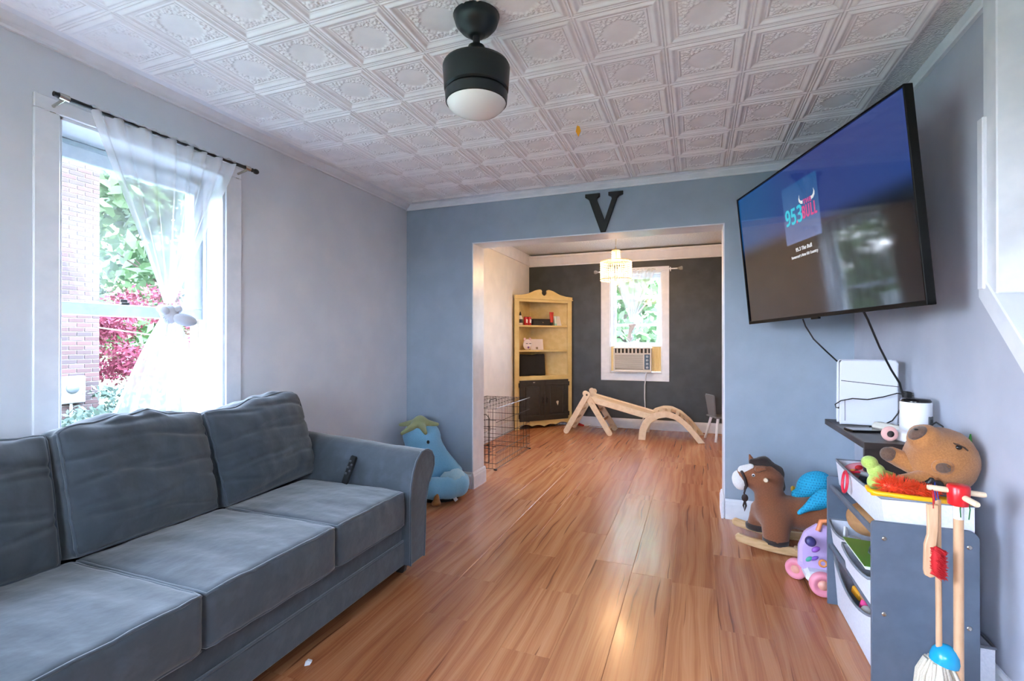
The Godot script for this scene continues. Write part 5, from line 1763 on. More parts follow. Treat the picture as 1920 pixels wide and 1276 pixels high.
func chandelier() -> void:
	var ch := thing("chandelier", "small drum chandelier of clear crystal bead strands with lit candle bulbs", "chandelier", V(-0.805, HC, 5.3))
	var gold := metal(C(206, 190, 160), 0.3)
	obj("ceiling_cup", Sh.new().lathe(PV([[0, -0.03], [0.03, -0.028], [0.055, -0.01], [0.058, 0.0], [0, 0]]), 20), gold, ch)
	for k in 12:
		var lp := PackedVector3Array()
		for j in 10:
			var an := TAU * j / 10.0
			var p := Vector3(cos(an) * 0.006, -0.04 - k * 0.018 + sin(an) * 0.012, 0)
			if k % 2:
				p = Vector3(0, p.y, p.x)
			lp.append(p)
		obj("chain_link", Sh.new().tube(lp, 0.0016, 5, true), gold, ch)
	obj("stem", Sh.new().rod(Vector3(0, -0.25, 0), Vector3(0, -0.62, 0), 0.006, 8), gold, ch)
	for r in [[0.04, -0.29], [0.16, -0.405], [0.16, -0.60]]:
		var lp := PackedVector3Array()
		for j in 36:
			var an := TAU * j / 36.0
			lp.append(Vector3(cos(an) * r[0], r[1], sin(an) * r[0]))
		obj("ring", Sh.new().tube(lp, 0.004, 6, true), gold, ch)
	for k in 4:
		var an := TAU * k / 4.0 + 0.4
		obj("spoke", Sh.new().rod(Vector3(0, -0.405, 0), Vector3(cos(an) * 0.16, -0.405, sin(an) * 0.16), 0.003, 6), gold, ch)
	var cry := mat(Color(0.98, 0.95, 0.9, 0.22), 0.06)
	cry.transparency = BaseMaterial3D.TRANSPARENCY_ALPHA
	var bead := Sh.new()
	bead.lathe(PV([[0, -0.011], [0.009, -0.003], [0.009, 0.003], [0, 0.011]]), 6, Transform3D(), true)
	var bm := bead.done()
	var mm := MultiMesh.new()
	mm.transform_format = MultiMesh.TRANSFORM_3D
	mm.mesh = bm
	var xs: Array[Transform3D] = []
	for s in 40:
		var an := TAU * s / 40.0
		for k in 9:
			xs.append(Transform3D(Basis(Vector3.UP, an * 3.0), Vector3(cos(an) * 0.16, -0.42 - k * 0.0235, sin(an) * 0.16)))
	for s in 12:
		var an := TAU * s / 12.0
		for k in 5:
			xs.append(Transform3D(Basis(Vector3.UP, an * 3.0), Vector3(cos(an) * 0.04, -0.3 - k * 0.022, sin(an) * 0.04)))
	mm.instance_count = xs.size()
	for i in xs.size():
		mm.set_instance_transform(i, xs[i])
	var mi := MultiMeshInstance3D.new()
	mi.name = "bead_strands"
	mi.multimesh = mm
	mi.material_override = cry
	mi.set_meta("kind", "stuff")
	ch.add_child(mi)
	for p in [[-0.035, -0.655, 0.0], [0.035, -0.65, 0.02], [0.0, -0.645, -0.035], [0.0, -0.70, 0.0]]:
		obj("crystal_drop", Sh.new().rod(Vector3(p[0], p[1] + 0.055, p[2]), Vector3(p[0], p[1] + 0.02, p[2]), 0.001, 4).lathe(PV([[0, -0.02], [0.015, -0.008], [0.014, 0.004], [0.004, 0.022], [0, 0.024]]), 8, Transform3D(Basis(), Vector3(p[0], p[1], p[2])), true), cry, ch)
	for k in 4:
		var an := TAU * k / 4.0 + 0.4
		var c := Vector3(cos(an) * 0.06, -0.5, sin(an) * 0.06)
		obj("candle", Sh.new().rod(c + Vector3(0, -0.07, 0), c + Vector3(0, -0.02, 0), 0.01, 10), M.white_plastic, ch)
		obj("bulb", Sh.new().lathe(PV([[0.007, -0.02], [0.014, 0.0], [0.012, 0.02], [0.003, 0.045], [0, 0.048]]), 12, Transform3D(Basis(), c)), glow(Color(1.0, 0.82, 0.58), 2.2 / EXPOSURE), ch)
		var l := OmniLight3D.new()
		l.name = "bulb_light"
		l.light_color = Color(1.0, 0.80, 0.58)
		l.light_energy = 0.0055
		l.light_size = 0.012
		l.omni_range = 12.0
		l.omni_attenuation = 2.0
		l.shadow_enabled = true
		l.position = c + Vector3(0, 0.01, 0)
		ch.add_child(l, true)
# ------------------------------------------------------------------ right side: desk and toys
func desk_things() -> void:
	var esp := wood(C(58, 50, 48), C(46, 40, 39), 91, Vector3(2, 6, 1), 0.4)
	var de := thing("floating_desk", "black-brown floating wall shelf desk below the television", "desk", V(XR, 0.76, 2.635))
	obj("top", Sh.new().box(Vector3(-0.147, 0.012, 0), Vector3(0.292, 0.028, 0.64), 0.002), esp, de)
	obj("apron", Sh.new().box(Vector3(-0.16, -0.048, 0.30), Vector3(0.26, 0.09, 0.018), 0.002), esp, de)
	for z in [-0.22, 0.15]:
		obj("bracket", Sh.new().prism(PV([[0, 0], [-0.2, 0], [-0.2, -0.02], [-0.02, -0.12], [0, -0.12]]), 0.02, Transform3D(Basis(), Vector3(-0.004, -0.003, z))), M.black, de)
	var yt := 0.787
	# console standing on edge
	var gc := thing("game_console", "tall white game console standing upright on the desk shelf", "console", V(0.768, yt, 2.80), -0.05)
	var pl := curve2(PV([[-0.118, 0.002], [-0.12, 0.02], [-0.117, 0.305], [-0.112, 0.312], [0.108, 0.312], [0.113, 0.305], [0.112, 0.02], [0.108, 0.002]]), 40)
	for s in [-1, 1]:
		var side := obj("side_plate", Sh.new().prism(pl, 0.016, Transform3D(Basis(), Vector3(0, 0, s * 0.034)), 0.005), mat(C(226, 230, 240), 0.22), gc)
		if s > 0:
			obj("slot", Sh.new().box(Vector3(-0.098, 0.07, 0.0421), Vector3(0.003, 0.1, 0.002)), mat(C(120, 126, 140), 0.4), side)
			obj("plate_seam", Sh.new().box(Vector3(-0.001, 0.201, 0.0424), Vector3(0.226, 0.003, 0.002), 0.0, Basis(Vector3(0, 0, 1), -0.1)), M.black, side)
	obj("core", Sh.new().box(Vector3(0, 0.155, 0), Vector3(0.222, 0.305, 0.05), 0.004), mat(C(30, 31, 34), 0.3), gc)
	obj("power_button", Sh.new().box(Vector3(-0.113, 0.12, 0.01), Vector3(0.003, 0.02, 0.006), 0.001), M.chrome, gc)
	# router
	var ro := thing("wifi_router", "white cylindrical router with glossy black top on the desk shelf", "router", V(0.838, yt, 2.45))
	obj("body", Sh.new().lathe(PV([[0, 0], [0.05, 0], [0.053, 0.004], [0.053, 0.15], [0.05, 0.154]]), 28), M.white_plastic, ro)
	obj("top", Sh.new().lathe(PV([[0.05, 0.153], [0.0515, 0.158], [0.046, 0.166], [0.0, 0.168]]), 28), mat(C(24, 24, 27), 0.12), ro)
	obj("port_panel", Sh.new().box(Vector3(0.036, 0.07, 0.036), Vector3(0.03, 0.06, 0.006), 0.002, Basis(Vector3.UP, 0.78)), mat(C(90, 92, 98), 0.5), ro)
	for k in 2:
		obj("port", Sh.new().box(Vector3(0.039, 0.058 + k * 0.024, 0.039), Vector3(0.012, 0.012, 0.004), 0.001, Basis(Vector3.UP, 0.78)), M.black, ro)
	var rc := thing("router_cable", "black cable plugged into the back of the white router", "cable")
	obj("cord", Sh.new().tube(PackedVector3Array([V(0.872, 0.852, 2.41), V(0.885, 0.868, 2.395), V(0.9, 0.855, 2.38), V(0.905, 0.82, 2.375), V(0.9, 0.792, 2.37)]), 0.0035, 6), M.black, rc)
	rebase(rc, V(0.9, 0.79, 2.37))
	# power strip, loose leads and a block of plugs
	var ps := thing("power_strip", "short white power strip lying between console and router", "power strip", V(0.80, yt, 2.6), 0.5)
	obj("body", Sh.new().box(Vector3(0, 0.018, 0), Vector3(0.05, 0.036, 0.17), 0.014), mat(C(222, 218, 208), 0.4), ps)
	for k in 3:
		obj("socket", Sh.new().lathe(PV([[0.014, 0.0358], [0.014, 0.0372], [0, 0.0372]]), 12, Transform3D(Basis(), Vector3(0, 0, -0.05 + k * 0.05))), mat(C(190, 186, 178), 0.5), ps)
	var ad := thing("plug_adapter", "black plug adapter block hanging behind the console", "adapter", V(0.90, 0.93, 2.71))
	obj("block", Sh.new().box(Vector3(-0.005, 0.012, 0), Vector3(0.025, 0.035, 0.05), 0.004).box(Vector3(-0.005, -0.06, 0.02), Vector3(0.022, 0.06, 0.03), 0.004), M.black, ad)
	obj("prongs", Sh.new().box(Vector3(0.012, 0.012, 0), Vector3(0.012, 0.004, 0.012)), M.chrome, ad)
	var l1 := thing("charging_lead", "thin black lead looping across the face of the white console", "cable")
	obj("cord", Sh.new().tube(PackedVector3Array([V(0.892, 0.945, 2.7), V(0.86, 0.95, 2.715), V(0.81, 0.93, 2.728), V(0.75, 0.915, 2.73), V(0.69, 0.918, 2.728), V(0.645, 0.905, 2.735), V(0.625, 0.885, 2.75), V(0.632, 0.868, 2.765), V(0.645, 0.866, 2.775)]), 0.0028, 6), M.black, l1)
	obj("plug", Sh.new().box(V(0.65, 0.866, 2.778), Vector3(0.018, 0.008, 0.01), 0.002), M.black, l1)
	rebase(l1, V(0.75, 0.9, 2.73))
	var l2 := thing("controller_lead", "black lead sagging from the plug block to the desk top", "cable")
	obj("cord", Sh.new().tube(PackedVector3Array([V(0.895, 0.93, 2.69), V(0.872, 0.9, 2.7), V(0.862, 0.86, 2.71), V(0.84, 0.825, 2.71), V(0.80, 0.8, 2.71), V(0.75, 0.791, 2.71)]), 0.003, 6), M.black, l2)
	rebase(l2, V(0.75, 0.79, 2.71))
	var ph := thing("black_tablet", "flat black device lying on the desk in front of the console", "tablet", V(0.70, yt, 2.60), 0.25)
	obj("slab", Sh.new().box(Vector3(0, 0.0045, 0), Vector3(0.13, 0.009, 0.075), 0.003), mat(C(18, 18, 20), 0.12), ph)
	var pf := thing("pink_device", "small pink round gadget with dark face standing on the desk edge", "gadget", V(0.725, yt, 2.37), 0.15)
	obj("ring", Sh.new().lathe(PV([[0.013, -0.009], [0.026, -0.011], [0.03, 0], [0.026, 0.011], [0.013, 0.009]]), 24, Transform3D(Basis(Vector3.RIGHT, PI / 2), Vector3(0, 0.03, 0))), mat(C(238, 186, 180), 0.5), pf)
	obj("face", Sh.new().lathe(PV([[0, -0.006], [0.014, -0.006], [0.014, 0.006], [0, 0.006]]), 20, Transform3D(Basis(Vector3.RIGHT, PI / 2), Vector3(0, 0.03, 0))), mat(C(70, 66, 66), 0.4), pf)
	var wb := thing("white_block", "white plastic block lying beside the pink gadget", "box", V(0.80, yt, 2.385), 0.35)
	obj("body", Sh.new().box(Vector3(0, 0.02, 0), Vector3(0.075, 0.04, 0.12), 0.005), M.white_plastic, wb)

func bin_mesh(x0: float, x1: float, d0: float, d1: float, y0: float, y1: float, dip: float, lean: float) -> Array:
	# open fabric bin with thin walls; front (low x) rim may dip, front wall leans out
	var t := 0.006
	var s := Sh.new()
	var rim := Sh.new()
	var n := 14
	var outer := PackedVector3Array()
	# walls as strips round the footprint
	var foot: Array[Vector2] = []
	var top: Array[Vector3] = []
	for i in n + 1:
		var d := lerpf(d0, d1, float(i) / n)
		var c := 4.0 * (float(i) / n) * (1.0 - float(i) / n)
		foot.append(Vector2(x0 + lean, d))
		top.append(V(x0 - 0.008 * c, y1 - dip * c, d))
	foot.append(Vector2(x1, d1)); top.append(V(x1, y1, d1))
	foot.append(Vector2(x1, d0)); top.append(V(x1, y1, d0))
	var m := foot.size()
	var mid := Vector3((x0 + x1) / 2, 0, -(d0 + d1) / 2)
	s.flat()
	for i in m:
		var j := (i + 1) % m
		var a := V(foot[i].x, y0, foot[i].y)
		var b := V(foot[j].x, y0, foot[j].y)
		s.quad(b, a, top[i], top[j])
		var k := func(p: Vector3) -> Vector3:
			var v := mid - p
			v.y = 0
			return p + Vector3(signf(v.x) * t, 0, signf(v.z) * t)
		s.quad(k.call(a), k.call(b), k.call(top[j]), k.call(top[i]))
		s.quad(top[j], top[i], k.call(top[i]), k.call(top[j]))
	s.quad(V(x0 + lean, y0, d1), V(x0 + lean, y0, d0), V(x1, y0, d0), V(x1, y0, d1))
	s.quad(V(x0 + lean, y0 + t, d0), V(x0 + lean, y0 + t, d1), V(x1, y0 + t, d1), V(x1, y0 + t, d0))
	var rp := PackedVector3Array()
	for p in top:
		rp.append(p)
	rim.tube(rp, 0.0055, 6, true)
	return [s, rim]

func organizer() -> void:
	var slate := mottled(C(96, 108, 124), C(90, 102, 118), 0.02, 2.0, 0.4, 101, 0.04)
	var cloth := mottled(C(230, 232, 242), C(222, 225, 236), 0.05, 4.0, 0.7, 102, 0.1)
	var rimm := mat(C(126, 132, 142), 0.7)
	var org := thing("toy_organizer", "slate grey toy organizer with white bins against the wall below the television", "toy shelf")
	for d in [1.992, 2.588]:
		var p := PackedVector2Array()
		# side panel in (x, y), corners rounded
		var cs := [[0.556, 0.0, 0], [0.846, 0.0, 0], [0.846, 0.578, 1], [0.556, 0.578, 1]]
		p.append(Vector2(0.556, 0)); p.append(Vector2(0.846, 0))
		for k in 7:
			var an := PI / 2 * k / 6.0
			p.append(Vector2(0.816 + 0.03 * cos(an), 0.548 + 0.03 * sin(an)))
		for k in 7:
			var an := PI / 2 + PI / 2 * k / 6.0
			p.append(Vector2(0.57 + 0.014 * cos(an), 0.564 + 0.014 * sin(an)))
		var pn := obj("side_panel", Sh.new().prism(p, 0.014, Transform3D(Basis(), V(0, 0, d)), 0.002), slate, org)
		if d < 2.0:
			for sc in [[0.592, 0.523], [0.591, 0.269], [0.819, 0.526], [0.818, 0.267]]:
				obj("screw", Sh.new().lathe(PV([[0.0075, 0], [0.007, 0.002], [0.003, 0.003], [0, 0.0018]]), 12, Transform3D(Basis(Vector3.RIGHT, PI / 2), V(sc[0], sc[1], d - 0.0072))), M.chrome, pn)
	for r in [[0.572, 0.53], [0.572, 0.265], [0.818, 0.526], [0.818, 0.267], [0.83, 0.1]]:
		obj("dowel", Sh.new().rod(V(r[0], r[1], 1.999), V(r[0], r[1], 2.581), 0.0105, 12), slate, org)
	rebase(org, V(0.7, 0, 2.29))
	# bins: one long top bin, two in the middle, one at the bottom
	var bins := [
		["white long fabric bin full of toys on top of the grey organizer", 0.588, 0.84, 2.004, 2.576, 0.545, 0.655, 0.0, 0.012],
		["white fabric bin on the middle tier beside the pink walker", 0.562, 0.81, 2.33, 2.576, 0.278, 0.385, 0.012, 0.015],
		["white fabric bin under the green book on the middle tier", 0.548, 0.81, 2.004, 2.315, 0.278, 0.375, 0.008, 0.015],
		["white deep fabric bin with sagging rim on the organizer's bottom tier", 0.576, 0.80, 2.004, 2.576, 0.004, 0.245, 0.07, 0.018]]
	for b in bins:
		var sh := bin_mesh(b[1], b[2], b[3], b[4], b[5], b[6], b[7], b[8])
		var o := thing("fabric_bin", b[0], "bin")
		obj("walls", sh[0], cloth, o)
		obj("rim", sh[1], rimm, o)
		rebase(o, V((b[1] + b[2]) / 2, b[5], (b[3] + b[4]) / 2))
	var nb := bin_mesh(0.853, 0.898, 2.02, 2.4, 0.004, 0.2, 0.0, 0.0)
	var no := thing("fabric_bin", "white bin wedged between the grey organizer and the wall", "bin")
	obj("walls", nb[0], cloth, no)
	obj("rim", nb[1], rimm, no)
	rebase(no, V(0.87, 0.004, 2.2))

	# toys in the top bin
	var yt := 0.655
	var nv := thing("navy_cloth", "dark blue bag stuffed into the long top bin", "bag", V(0.70, 0.555, 2.3))
	obj("body", blob([ell(Vector3(-0.02, 0.04, 0.05), Vector3(0.08, 0.045, 0.15)), ell(Vector3(0.02, 0.05, -0.1), Vector3(0.09, 0.05, 0.1))], 0.012, 0.04, 0.006, 5), mottled(C(24, 62, 104), C(18, 48, 84), 0.04, 4, 0.8, 103), nv)
	var pk := thing("pink_pouch", "pink soft pouch with red strawberry spots in the top bin", "pouch", V(0.67, 0.60, 2.50), 0.2)
	obj("body", blob([ell(Vector3(0, 0.03, 0), Vector3(0.075, 0.035, 0.05)), ell(Vector3(0.05, 0.03, 0.01), Vector3(0.06, 0.03, 0.05))], 0.01, 0.03), mat(C(236, 150, 166), 0.7), pk)
	for k in 3:
		obj("spot", Sh.new().ball(Vector3(-0.03 + 0.045 * k, 0.05 + 0.006 * (k % 2), 0.03), Vector3(0.016, 0.012, 0.012)), mat(C(196, 24, 36), 0.6), pk)
	var rg := thing("red_ring", "red plastic ring handle hooked over the bin rim", "ring", V(0.578, 0.60, 2.36))
	var lp := PackedVector3Array()
	for j in 24:
		var an := TAU * j / 24.0
		lp.append(Vector3(-0.008 + 0.004 * sin(an), 0.012 + 0.042 * sin(an), 0.032 * cos(an)))
	obj("loop", Sh.new().tube(lp, 0.0055, 8, true), mat(C(214, 40, 66), 0.35), rg)
	obj("tab", Sh.new().box(Vector3(0.02, 0.052, -0.01), Vector3(0.055, 0.008, 0.02), 0.003, Basis(Vector3(0, 0, 1), 0.1)), mat(C(214, 40, 66), 0.35), rg)
	var mk := thing("marker_pen", "grey and orange marker lying on the navy bag", "pen", V(0.645, 0.648, 2.36), 0.4)
	obj("barrel", Sh.new().rod(Vector3(-0.02, 0.0, -0.035), Vector3(0.02, 0.0, 0.035), 0.01), mat(C(150, 152, 156), 0.4), mk)
	obj("cap", Sh.new().rod(Vector3(0.02, 0, 0.035), Vector3(0.034, 0, 0.058), 0.0115), mat(C(226, 226, 224), 0.4), mk)
	obj("band", Sh.new().rod(Vector3(-0.028, 0.0, -0.048), Vector3(-0.02, 0, -0.035), 0.0112), mat(C(240, 150, 60), 0.4), mk)
	var lime := plush(C(190, 214, 112), C(172, 200, 94), 104)
	var cat := thing("caterpillar_plush", "lime green segmented plush caterpillar draped over the top bin", "plush toy", V(0.60, 0.65, 2.12))
	obj("body", blob([ell(Vector3(-0.012, 0.098, 0.0), Vector3(0.026, 0.024, 0.026)), ell(Vector3(0.008, 0.07, 0), Vector3(0.028, 0.026, 0.028)), ell(Vector3(0.004, 0.028, 0.0), Vector3(0.024, 0.028, 0.026)), cap(Vector3(0.016, 0.064, -0.01), Vector3(0.07, 0.05, -0.03), 0.016, 0.01), cap(Vector3(0.008, 0.01, 0.0), Vector3(0.03, 0.004, 0.01), 0.018, 0.012)], 0.005, 0.005), lime, cat)
	var dp := thing("toy_dustpan", "yellow plastic toy dustpan lying across the near end of the top bin", "dustpan", V(0.69, 0.657, 2.03), -0.12)
	var yl := mat(C(250, 184, 20), 0.3)
	obj("pan", Sh.new().box(Vector3(-0.01, 0.004, 0.0), Vector3(0.23, 0.006, 0.075), 0.002), yl, dp)
	obj("rim", Sh.new().tube(PackedVector3Array([Vector3(-0.125, 0.012, -0.036), Vector3(-0.128, 0.014, 0.02), Vector3(-0.11, 0.012, 0.038), Vector3(0.0, 0.01, 0.04), Vector3(0.1, 0.01, 0.038), Vector3(0.11, 0.01, -0.036)]), 0.008, 8), yl, dp)
	obj("handle", Sh.new().box(Vector3(0.128, 0.006, 0.0), Vector3(0.06, 0.012, 0.03), 0.004), yl, dp)
	# spiky orange ball-caterpillar
	var sp := thing("spiky_toy", "orange-red rubber toy covered in soft spikes lying in the yellow dustpan", "toy", V(0.665, 0.668, 2.035))
	var orange := mat(C(252, 84, 46), 0.4)
	orange.subsurf_scatter_enabled = true
	orange.subsurf_scatter_strength = 0.3
	obj("core", blob([cap(Vector3(-0.045, 0.022, 0), Vector3(0.075, 0.012, 0.01), 0.022, 0.012)], 0.006, 0.01), orange, sp)
	var sk := Sh.new()
	rng.seed = 9
	for k in 1000:
		var t := rng.randf()
		var c := Vector3(-0.055, 0.022, 0).lerp(Vector3(0.085, 0.012, 0.01), t)
		var dir := Vector3(rng.randfn() * 0.5 - (0.6 if t < 0.15 else 0.0), rng.randfn() + 0.45, rng.randfn() + 0.3).normalized()
		var l := lerpf(0.048, 0.026, t) * rng.randf_range(0.8, 1.1)
		sk.tube(PackedVector3Array([c + dir * 0.008, c + dir * l]), [0.0017, 0.0005], 4)
	obj("spikes", sk, orange, sp).set_meta("kind", "stuff")
	var bg := thing("toy_figure", "black plastic toy figure lying on the spiky orange toy", "toy", V(0.735, 0.69, 2.06))
	obj("body", blob([cap(Vector3(-0.03, 0, 0), Vector3(0.03, 0.012, 0), 0.012, 0.016), cap(Vector3(0, 0.005, 0), Vector3(0.01, 0.03, 0.01), 0.01, 0.008), cap(Vector3(0.02, 0.01, 0), Vector3(0.05, 0.0, 0.02), 0.01, 0.007)], 0.005, 0.01), M.black, bg)

	capybara()

	# middle and bottom tier toys
	var ball_ := thing("brown_ball", "tan soft ball wedged above the middle bin", "ball", V(0.66, 0.395, 2.42))
	obj("body", Sh.new().ball(Vector3(0, 0.055, 0), Vector3(0.07, 0.066, 0.08), Basis(), 14, 20), mottled(C(182, 136, 92), C(168, 122, 80), 0.03, 4, 0.8, 106), ball_)
	var ht := thing("white_strap", "white looped strap hanging out of the middle bin", "strap", V(0.585, 0.335, 2.44))
	obj("loop", Sh.new().tube(PackedVector3Array([Vector3(0, 0.0, 0.02), Vector3(-0.002, 0.04, 0.015), Vector3(0.004, 0.066, 0.0), Vector3(0.012, 0.06, -0.012), Vector3(0.02, 0.0, -0.02)]), 0.005, 6), M.white_plastic, ht)
	var cg := mat(Color(0.85, 0.9, 0.95, 0.25), 0.05)
	cg.transparency = BaseMaterial3D.TRANSPARENCY_ALPHA
	var mb := thing("clear_beads", "clear plastic capsule with silver beads in the middle bin", "toy", V(0.60, 0.335, 2.345))
	obj("capsule", Sh.new().ball(Vector3(0, 0.03, 0), Vector3(0.035, 0.032, 0.05)), cg, mb)
	for k in 6:
		obj("bead", Sh.new().ball(Vector3(0.008 * (k % 3) - 0.008, 0.02 + 0.01 * (k % 2), 0.02 - k * 0.009), Vector3.ONE * 0.009), [mat(C(190, 196, 206), 0.2), mat(C(60, 72, 96), 0.3)][k % 2], mb)
	var bk := thing("green_book", "green picture book lying open-side out on the middle tier bin", "book", V(0.64, 0.388, 2.16))
	obj("cover", Sh.new().box(Vector3(0, 0.0135, 0), Vector3(0.19, 0.003, 0.27), 0.001, Basis(Vector3(0, 0, 1), -0.06)), mat(C(88, 150, 50), 0.35), bk)
	obj("pages", Sh.new().box(Vector3(0.002, 0.006, 0), Vector3(0.182, 0.012, 0.262), 0.001, Basis(Vector3(0, 0, 1), -0.06)), mat(C(226, 228, 224), 0.8), bk)
	obj("print", Sh.new().prism(PV([[-0.05, -0.09], [0.03, -0.1], [0.05, 0.0], [0.03, 0.09], [-0.03, 0.07], [-0.05, 0.02]]), 0.0008, Transform3D(Basis(Vector3(0, 0, 1), -0.06) * Basis(Vector3.RIGHT, -PI / 2), Vector3(0.01, 0.0153, 0.0))), mat(C(64, 92, 66), 0.5), bk)
	for k in 5:
		obj("print_line", Sh.new().tube(PackedVector3Array([Vector3(-0.03 + k * 0.012, 0.0172 - k * 0.0004, 0.06), Vector3(-0.045 + k * 0.014, 0.0178 - k * 0.0004, 0.0), Vector3(-0.02 + k * 0.014, 0.0168 - k * 0.0004, -0.07)]), 0.0014, 5), mat(C(110, 130, 170), 0.5), bk)
	var bt := [["red_cushion_toy", "dark red soft toy deep in the bottom bin", C(150, 36, 34), Vector3(0.06, 0.07, 0.1), Vector3(0.70, 0.13, 2.45)],
		["yellow_block", "orange-yellow toy block among the toys in the bottom bin", C(232, 160, 44), Vector3(0.03, 0.022, 0.035), Vector3(0.625, 0.165, 2.36)],
		["black_toy", "black rubber toy lying in the middle of the bottom bin", C(30, 36, 40), Vector3(0.05, 0.045, 0.06), Vector3(0.66, 0.17, 2.28)],
		["teal_ball", "teal round ball near the front of the bottom bin", C(40, 160, 172), Vector3(0.032, 0.032, 0.034), Vector3(0.66, 0.185, 2.13)],
		["pink_ball", "salmon pink rubber ball at the rim of the bottom bin", C(222, 142, 128), Vector3(0.03, 0.028, 0.03), Vector3(0.612, 0.17, 2.09)],
		["white_toy", "white curved toy dish beside the pink ball", C(226, 228, 234), Vector3(0.02, 0.018, 0.045), Vector3(0.60, 0.165, 2.18)]]
	for t in bt:
		var o := thing(t[0], t[1], "toy", V(t[4].x, t[4].y, t[4].z))
		if t[0] == "yellow_block":
			obj("body", Sh.new().box(Vector3.ZERO, t[3] * 1.6, 0.006, Basis(Vector3(1, 1, 0).normalized(), 0.5)), mat(t[2], 0.4), o)
		else:
			var r: Vector3 = t[3]
			obj("body", blob([ell(Vector3.ZERO, r), ell(Vector3(r.x * 0.2, r.y * 0.3, -r.z * 0.4), r * 0.7)], 0.007, 0.02), mat(t[2], 0.5), o)
	var dl := thing("toy_doll", "tiny doll with bare head and pink dress in the bottom bin", "doll", V(0.605, 0.178, 2.245))
	obj("head", Sh.new().ball(Vector3(0, 0.03, 0), Vector3(0.015, 0.019, 0.016)), mat(C(196, 140, 100), 0.5), dl)
	obj("dress", Sh.new().lathe(PV([[0.018, -0.02], [0.014, 0.0], [0.008, 0.016], [0, 0.018]]), 12), mat(C(220, 60, 130), 0.6), dl)

	# cleaning set on its stand
	var st := thing("broom_stand", "wooden pole stand with red hub and pegs for toy cleaning tools", "stand", V(0.735, 0, 1.845))
	obj("base", Sh.new().box(Vector3(0, 0.011, 0), Vector3(0.2, 0.022, 0.2), 0.006), M.handle_wood, st)
	obj("pole", Sh.new().rod(Vector3(0, 0.02, 0), Vector3(0, 0.705, 0), 0.0122, 16), M.handle_wood, st)
	obj("hub", Sh.new().lathe(PV([[0.024, 0.697], [0.026, 0.70], [0.028, 0.752], [0.024, 0.757], [0, 0.757]]), 20), mat(C(214, 28, 36), 0.3), st)
	obj("peg", Sh.new().tube(PackedVector3Array([Vector3(-0.075, 0.742, 0), Vector3(-0.068, 0.742, 0), Vector3(0.058, 0.733, 0), Vector3(0.064, 0.733, 0)]), [0.007, 0.0085, 0.0085, 0.007], 12), M.birch, st)
	obj("peg", Sh.new().tube(PackedVector3Array([Vector3(0.004, 0.725, 0.01), Vector3(0.012, 0.722, 0.075), Vector3(0.012, 0.722, 0.08)]), [0.0085, 0.0085, 0.006], 12), M.birch, st)
	obj("paper_tag", Sh.new().lathe(PV([[0.0128, 0.655], [0.0128, 0.692]]), 16), mat(C(228, 230, 228), 0.6), st)
	var green := mat(C(30, 110, 50), 0.7)
	obj("string", Sh.new().tube(PackedVector3Array([Vector3(0.0, 0.72, 0.018), Vector3(-0.004, 0.69, 0.02), Vector3(-0.002, 0.665, 0.018)]), 0.0016, 5).tube(PackedVector3Array([Vector3(0.016, 0.72, 0.018), Vector3(0.02, 0.69, 0.018), Vector3(0.018, 0.66, 0.016)]), 0.0016, 5), green, st)
	var mo := thing("toy_mop", "toy mop with wooden handle, blue cap and white string head hung on the peg", "mop", V(0.687, 0.09, 1.855))
	obj("handle", Sh.new().rod(Vector3(0.004, 0.165, 0), Vector3(0.002, 0.615, 0), 0.0078, 14), M.handle_wood, mo)
	obj("cap", Sh.new().lathe(PV([[0.036, 0.103], [0.037, 0.117], [0.033, 0.136], [0.023, 0.15], [0.01, 0.157], [0, 0.158]]), 22, Transform3D(Basis(Vector3(0, 0, 1), -0.16), Vector3(0, 0.02, 0))), mat(C(20, 160, 210), 0.25), mo)
	rng.seed = 14
	var yarn := mottled(C(226, 216, 198), C(204, 192, 172), 0.08, 12, 0.9, 107)
	for k in 34:
		var an := TAU * k / 34.0 + rng.randf() * 0.2
		var r0 := rng.randf_range(0.012, 0.03)
		var r1 := r0 + rng.randf_range(0.012, 0.03)
		obj("strand", Sh.new().tube(PackedVector3Array([Vector3(cos(an) * r0, 0.125, sin(an) * r0), Vector3(cos(an) * lerpf(r0, r1, 0.7), 0.08, sin(an) * lerpf(r0, r1, 0.7)), Vector3(cos(an) * r1, 0.0 + rng.randf() * 0.03, sin(an) * r1)]), [0.005, 0.0055, 0.004], 6), yarn, mo)
	obj("string", Sh.new().tube(PackedVector3Array([Vector3(-0.004, 0.612, 0.004), Vector3(-0.008, 0.64, 0.008), Vector3(-0.006, 0.666, 0.0), Vector3(0.004, 0.64, -0.01), Vector3(0.004, 0.612, 0.0)]), 0.0016, 5), mat(C(40, 60, 150), 0.7), mo)
	var hb := thing("toy_hand_brush", "wooden toy hand brush with red bristles hung beside the mop", "brush", V(0.668, 0.475, 1.83))
	var hp := curve2(PV([[-0.016, 0.22], [-0.014, 0.13], [-0.022, 0.1], [-0.024, 0.01], [-0.018, 0.0], [0.002, 0.0], [0.006, 0.1], [0.011, 0.15], [0.012, 0.22]]), 30)
	obj("handle", Sh.new().prism(hp, 0.014, Transform3D(), 0.002), wood(C(226, 186, 148), C(210, 166, 128), 34, Vector3(8, 1.2, 8)), hb)
	var br := Sh.new()
	br.ball(Vector3(0.004, 0.053, 0.01), Vector3(0.012, 0.046, 0.012))
	for k in 800:
		var p := Vector3(rng.randf_range(-0.012, 0.008), rng.randf_range(0.012, 0.095), rng.randf_range(-0.006, 0.006))
		br.tube(PackedVector3Array([p, p + Vector3(0.014 + rng.randf() * 0.006, -0.004 + rng.randfn() * 0.003, 0.016 + rng.randf() * 0.01)]), [0.0011, 0.0007], 4)
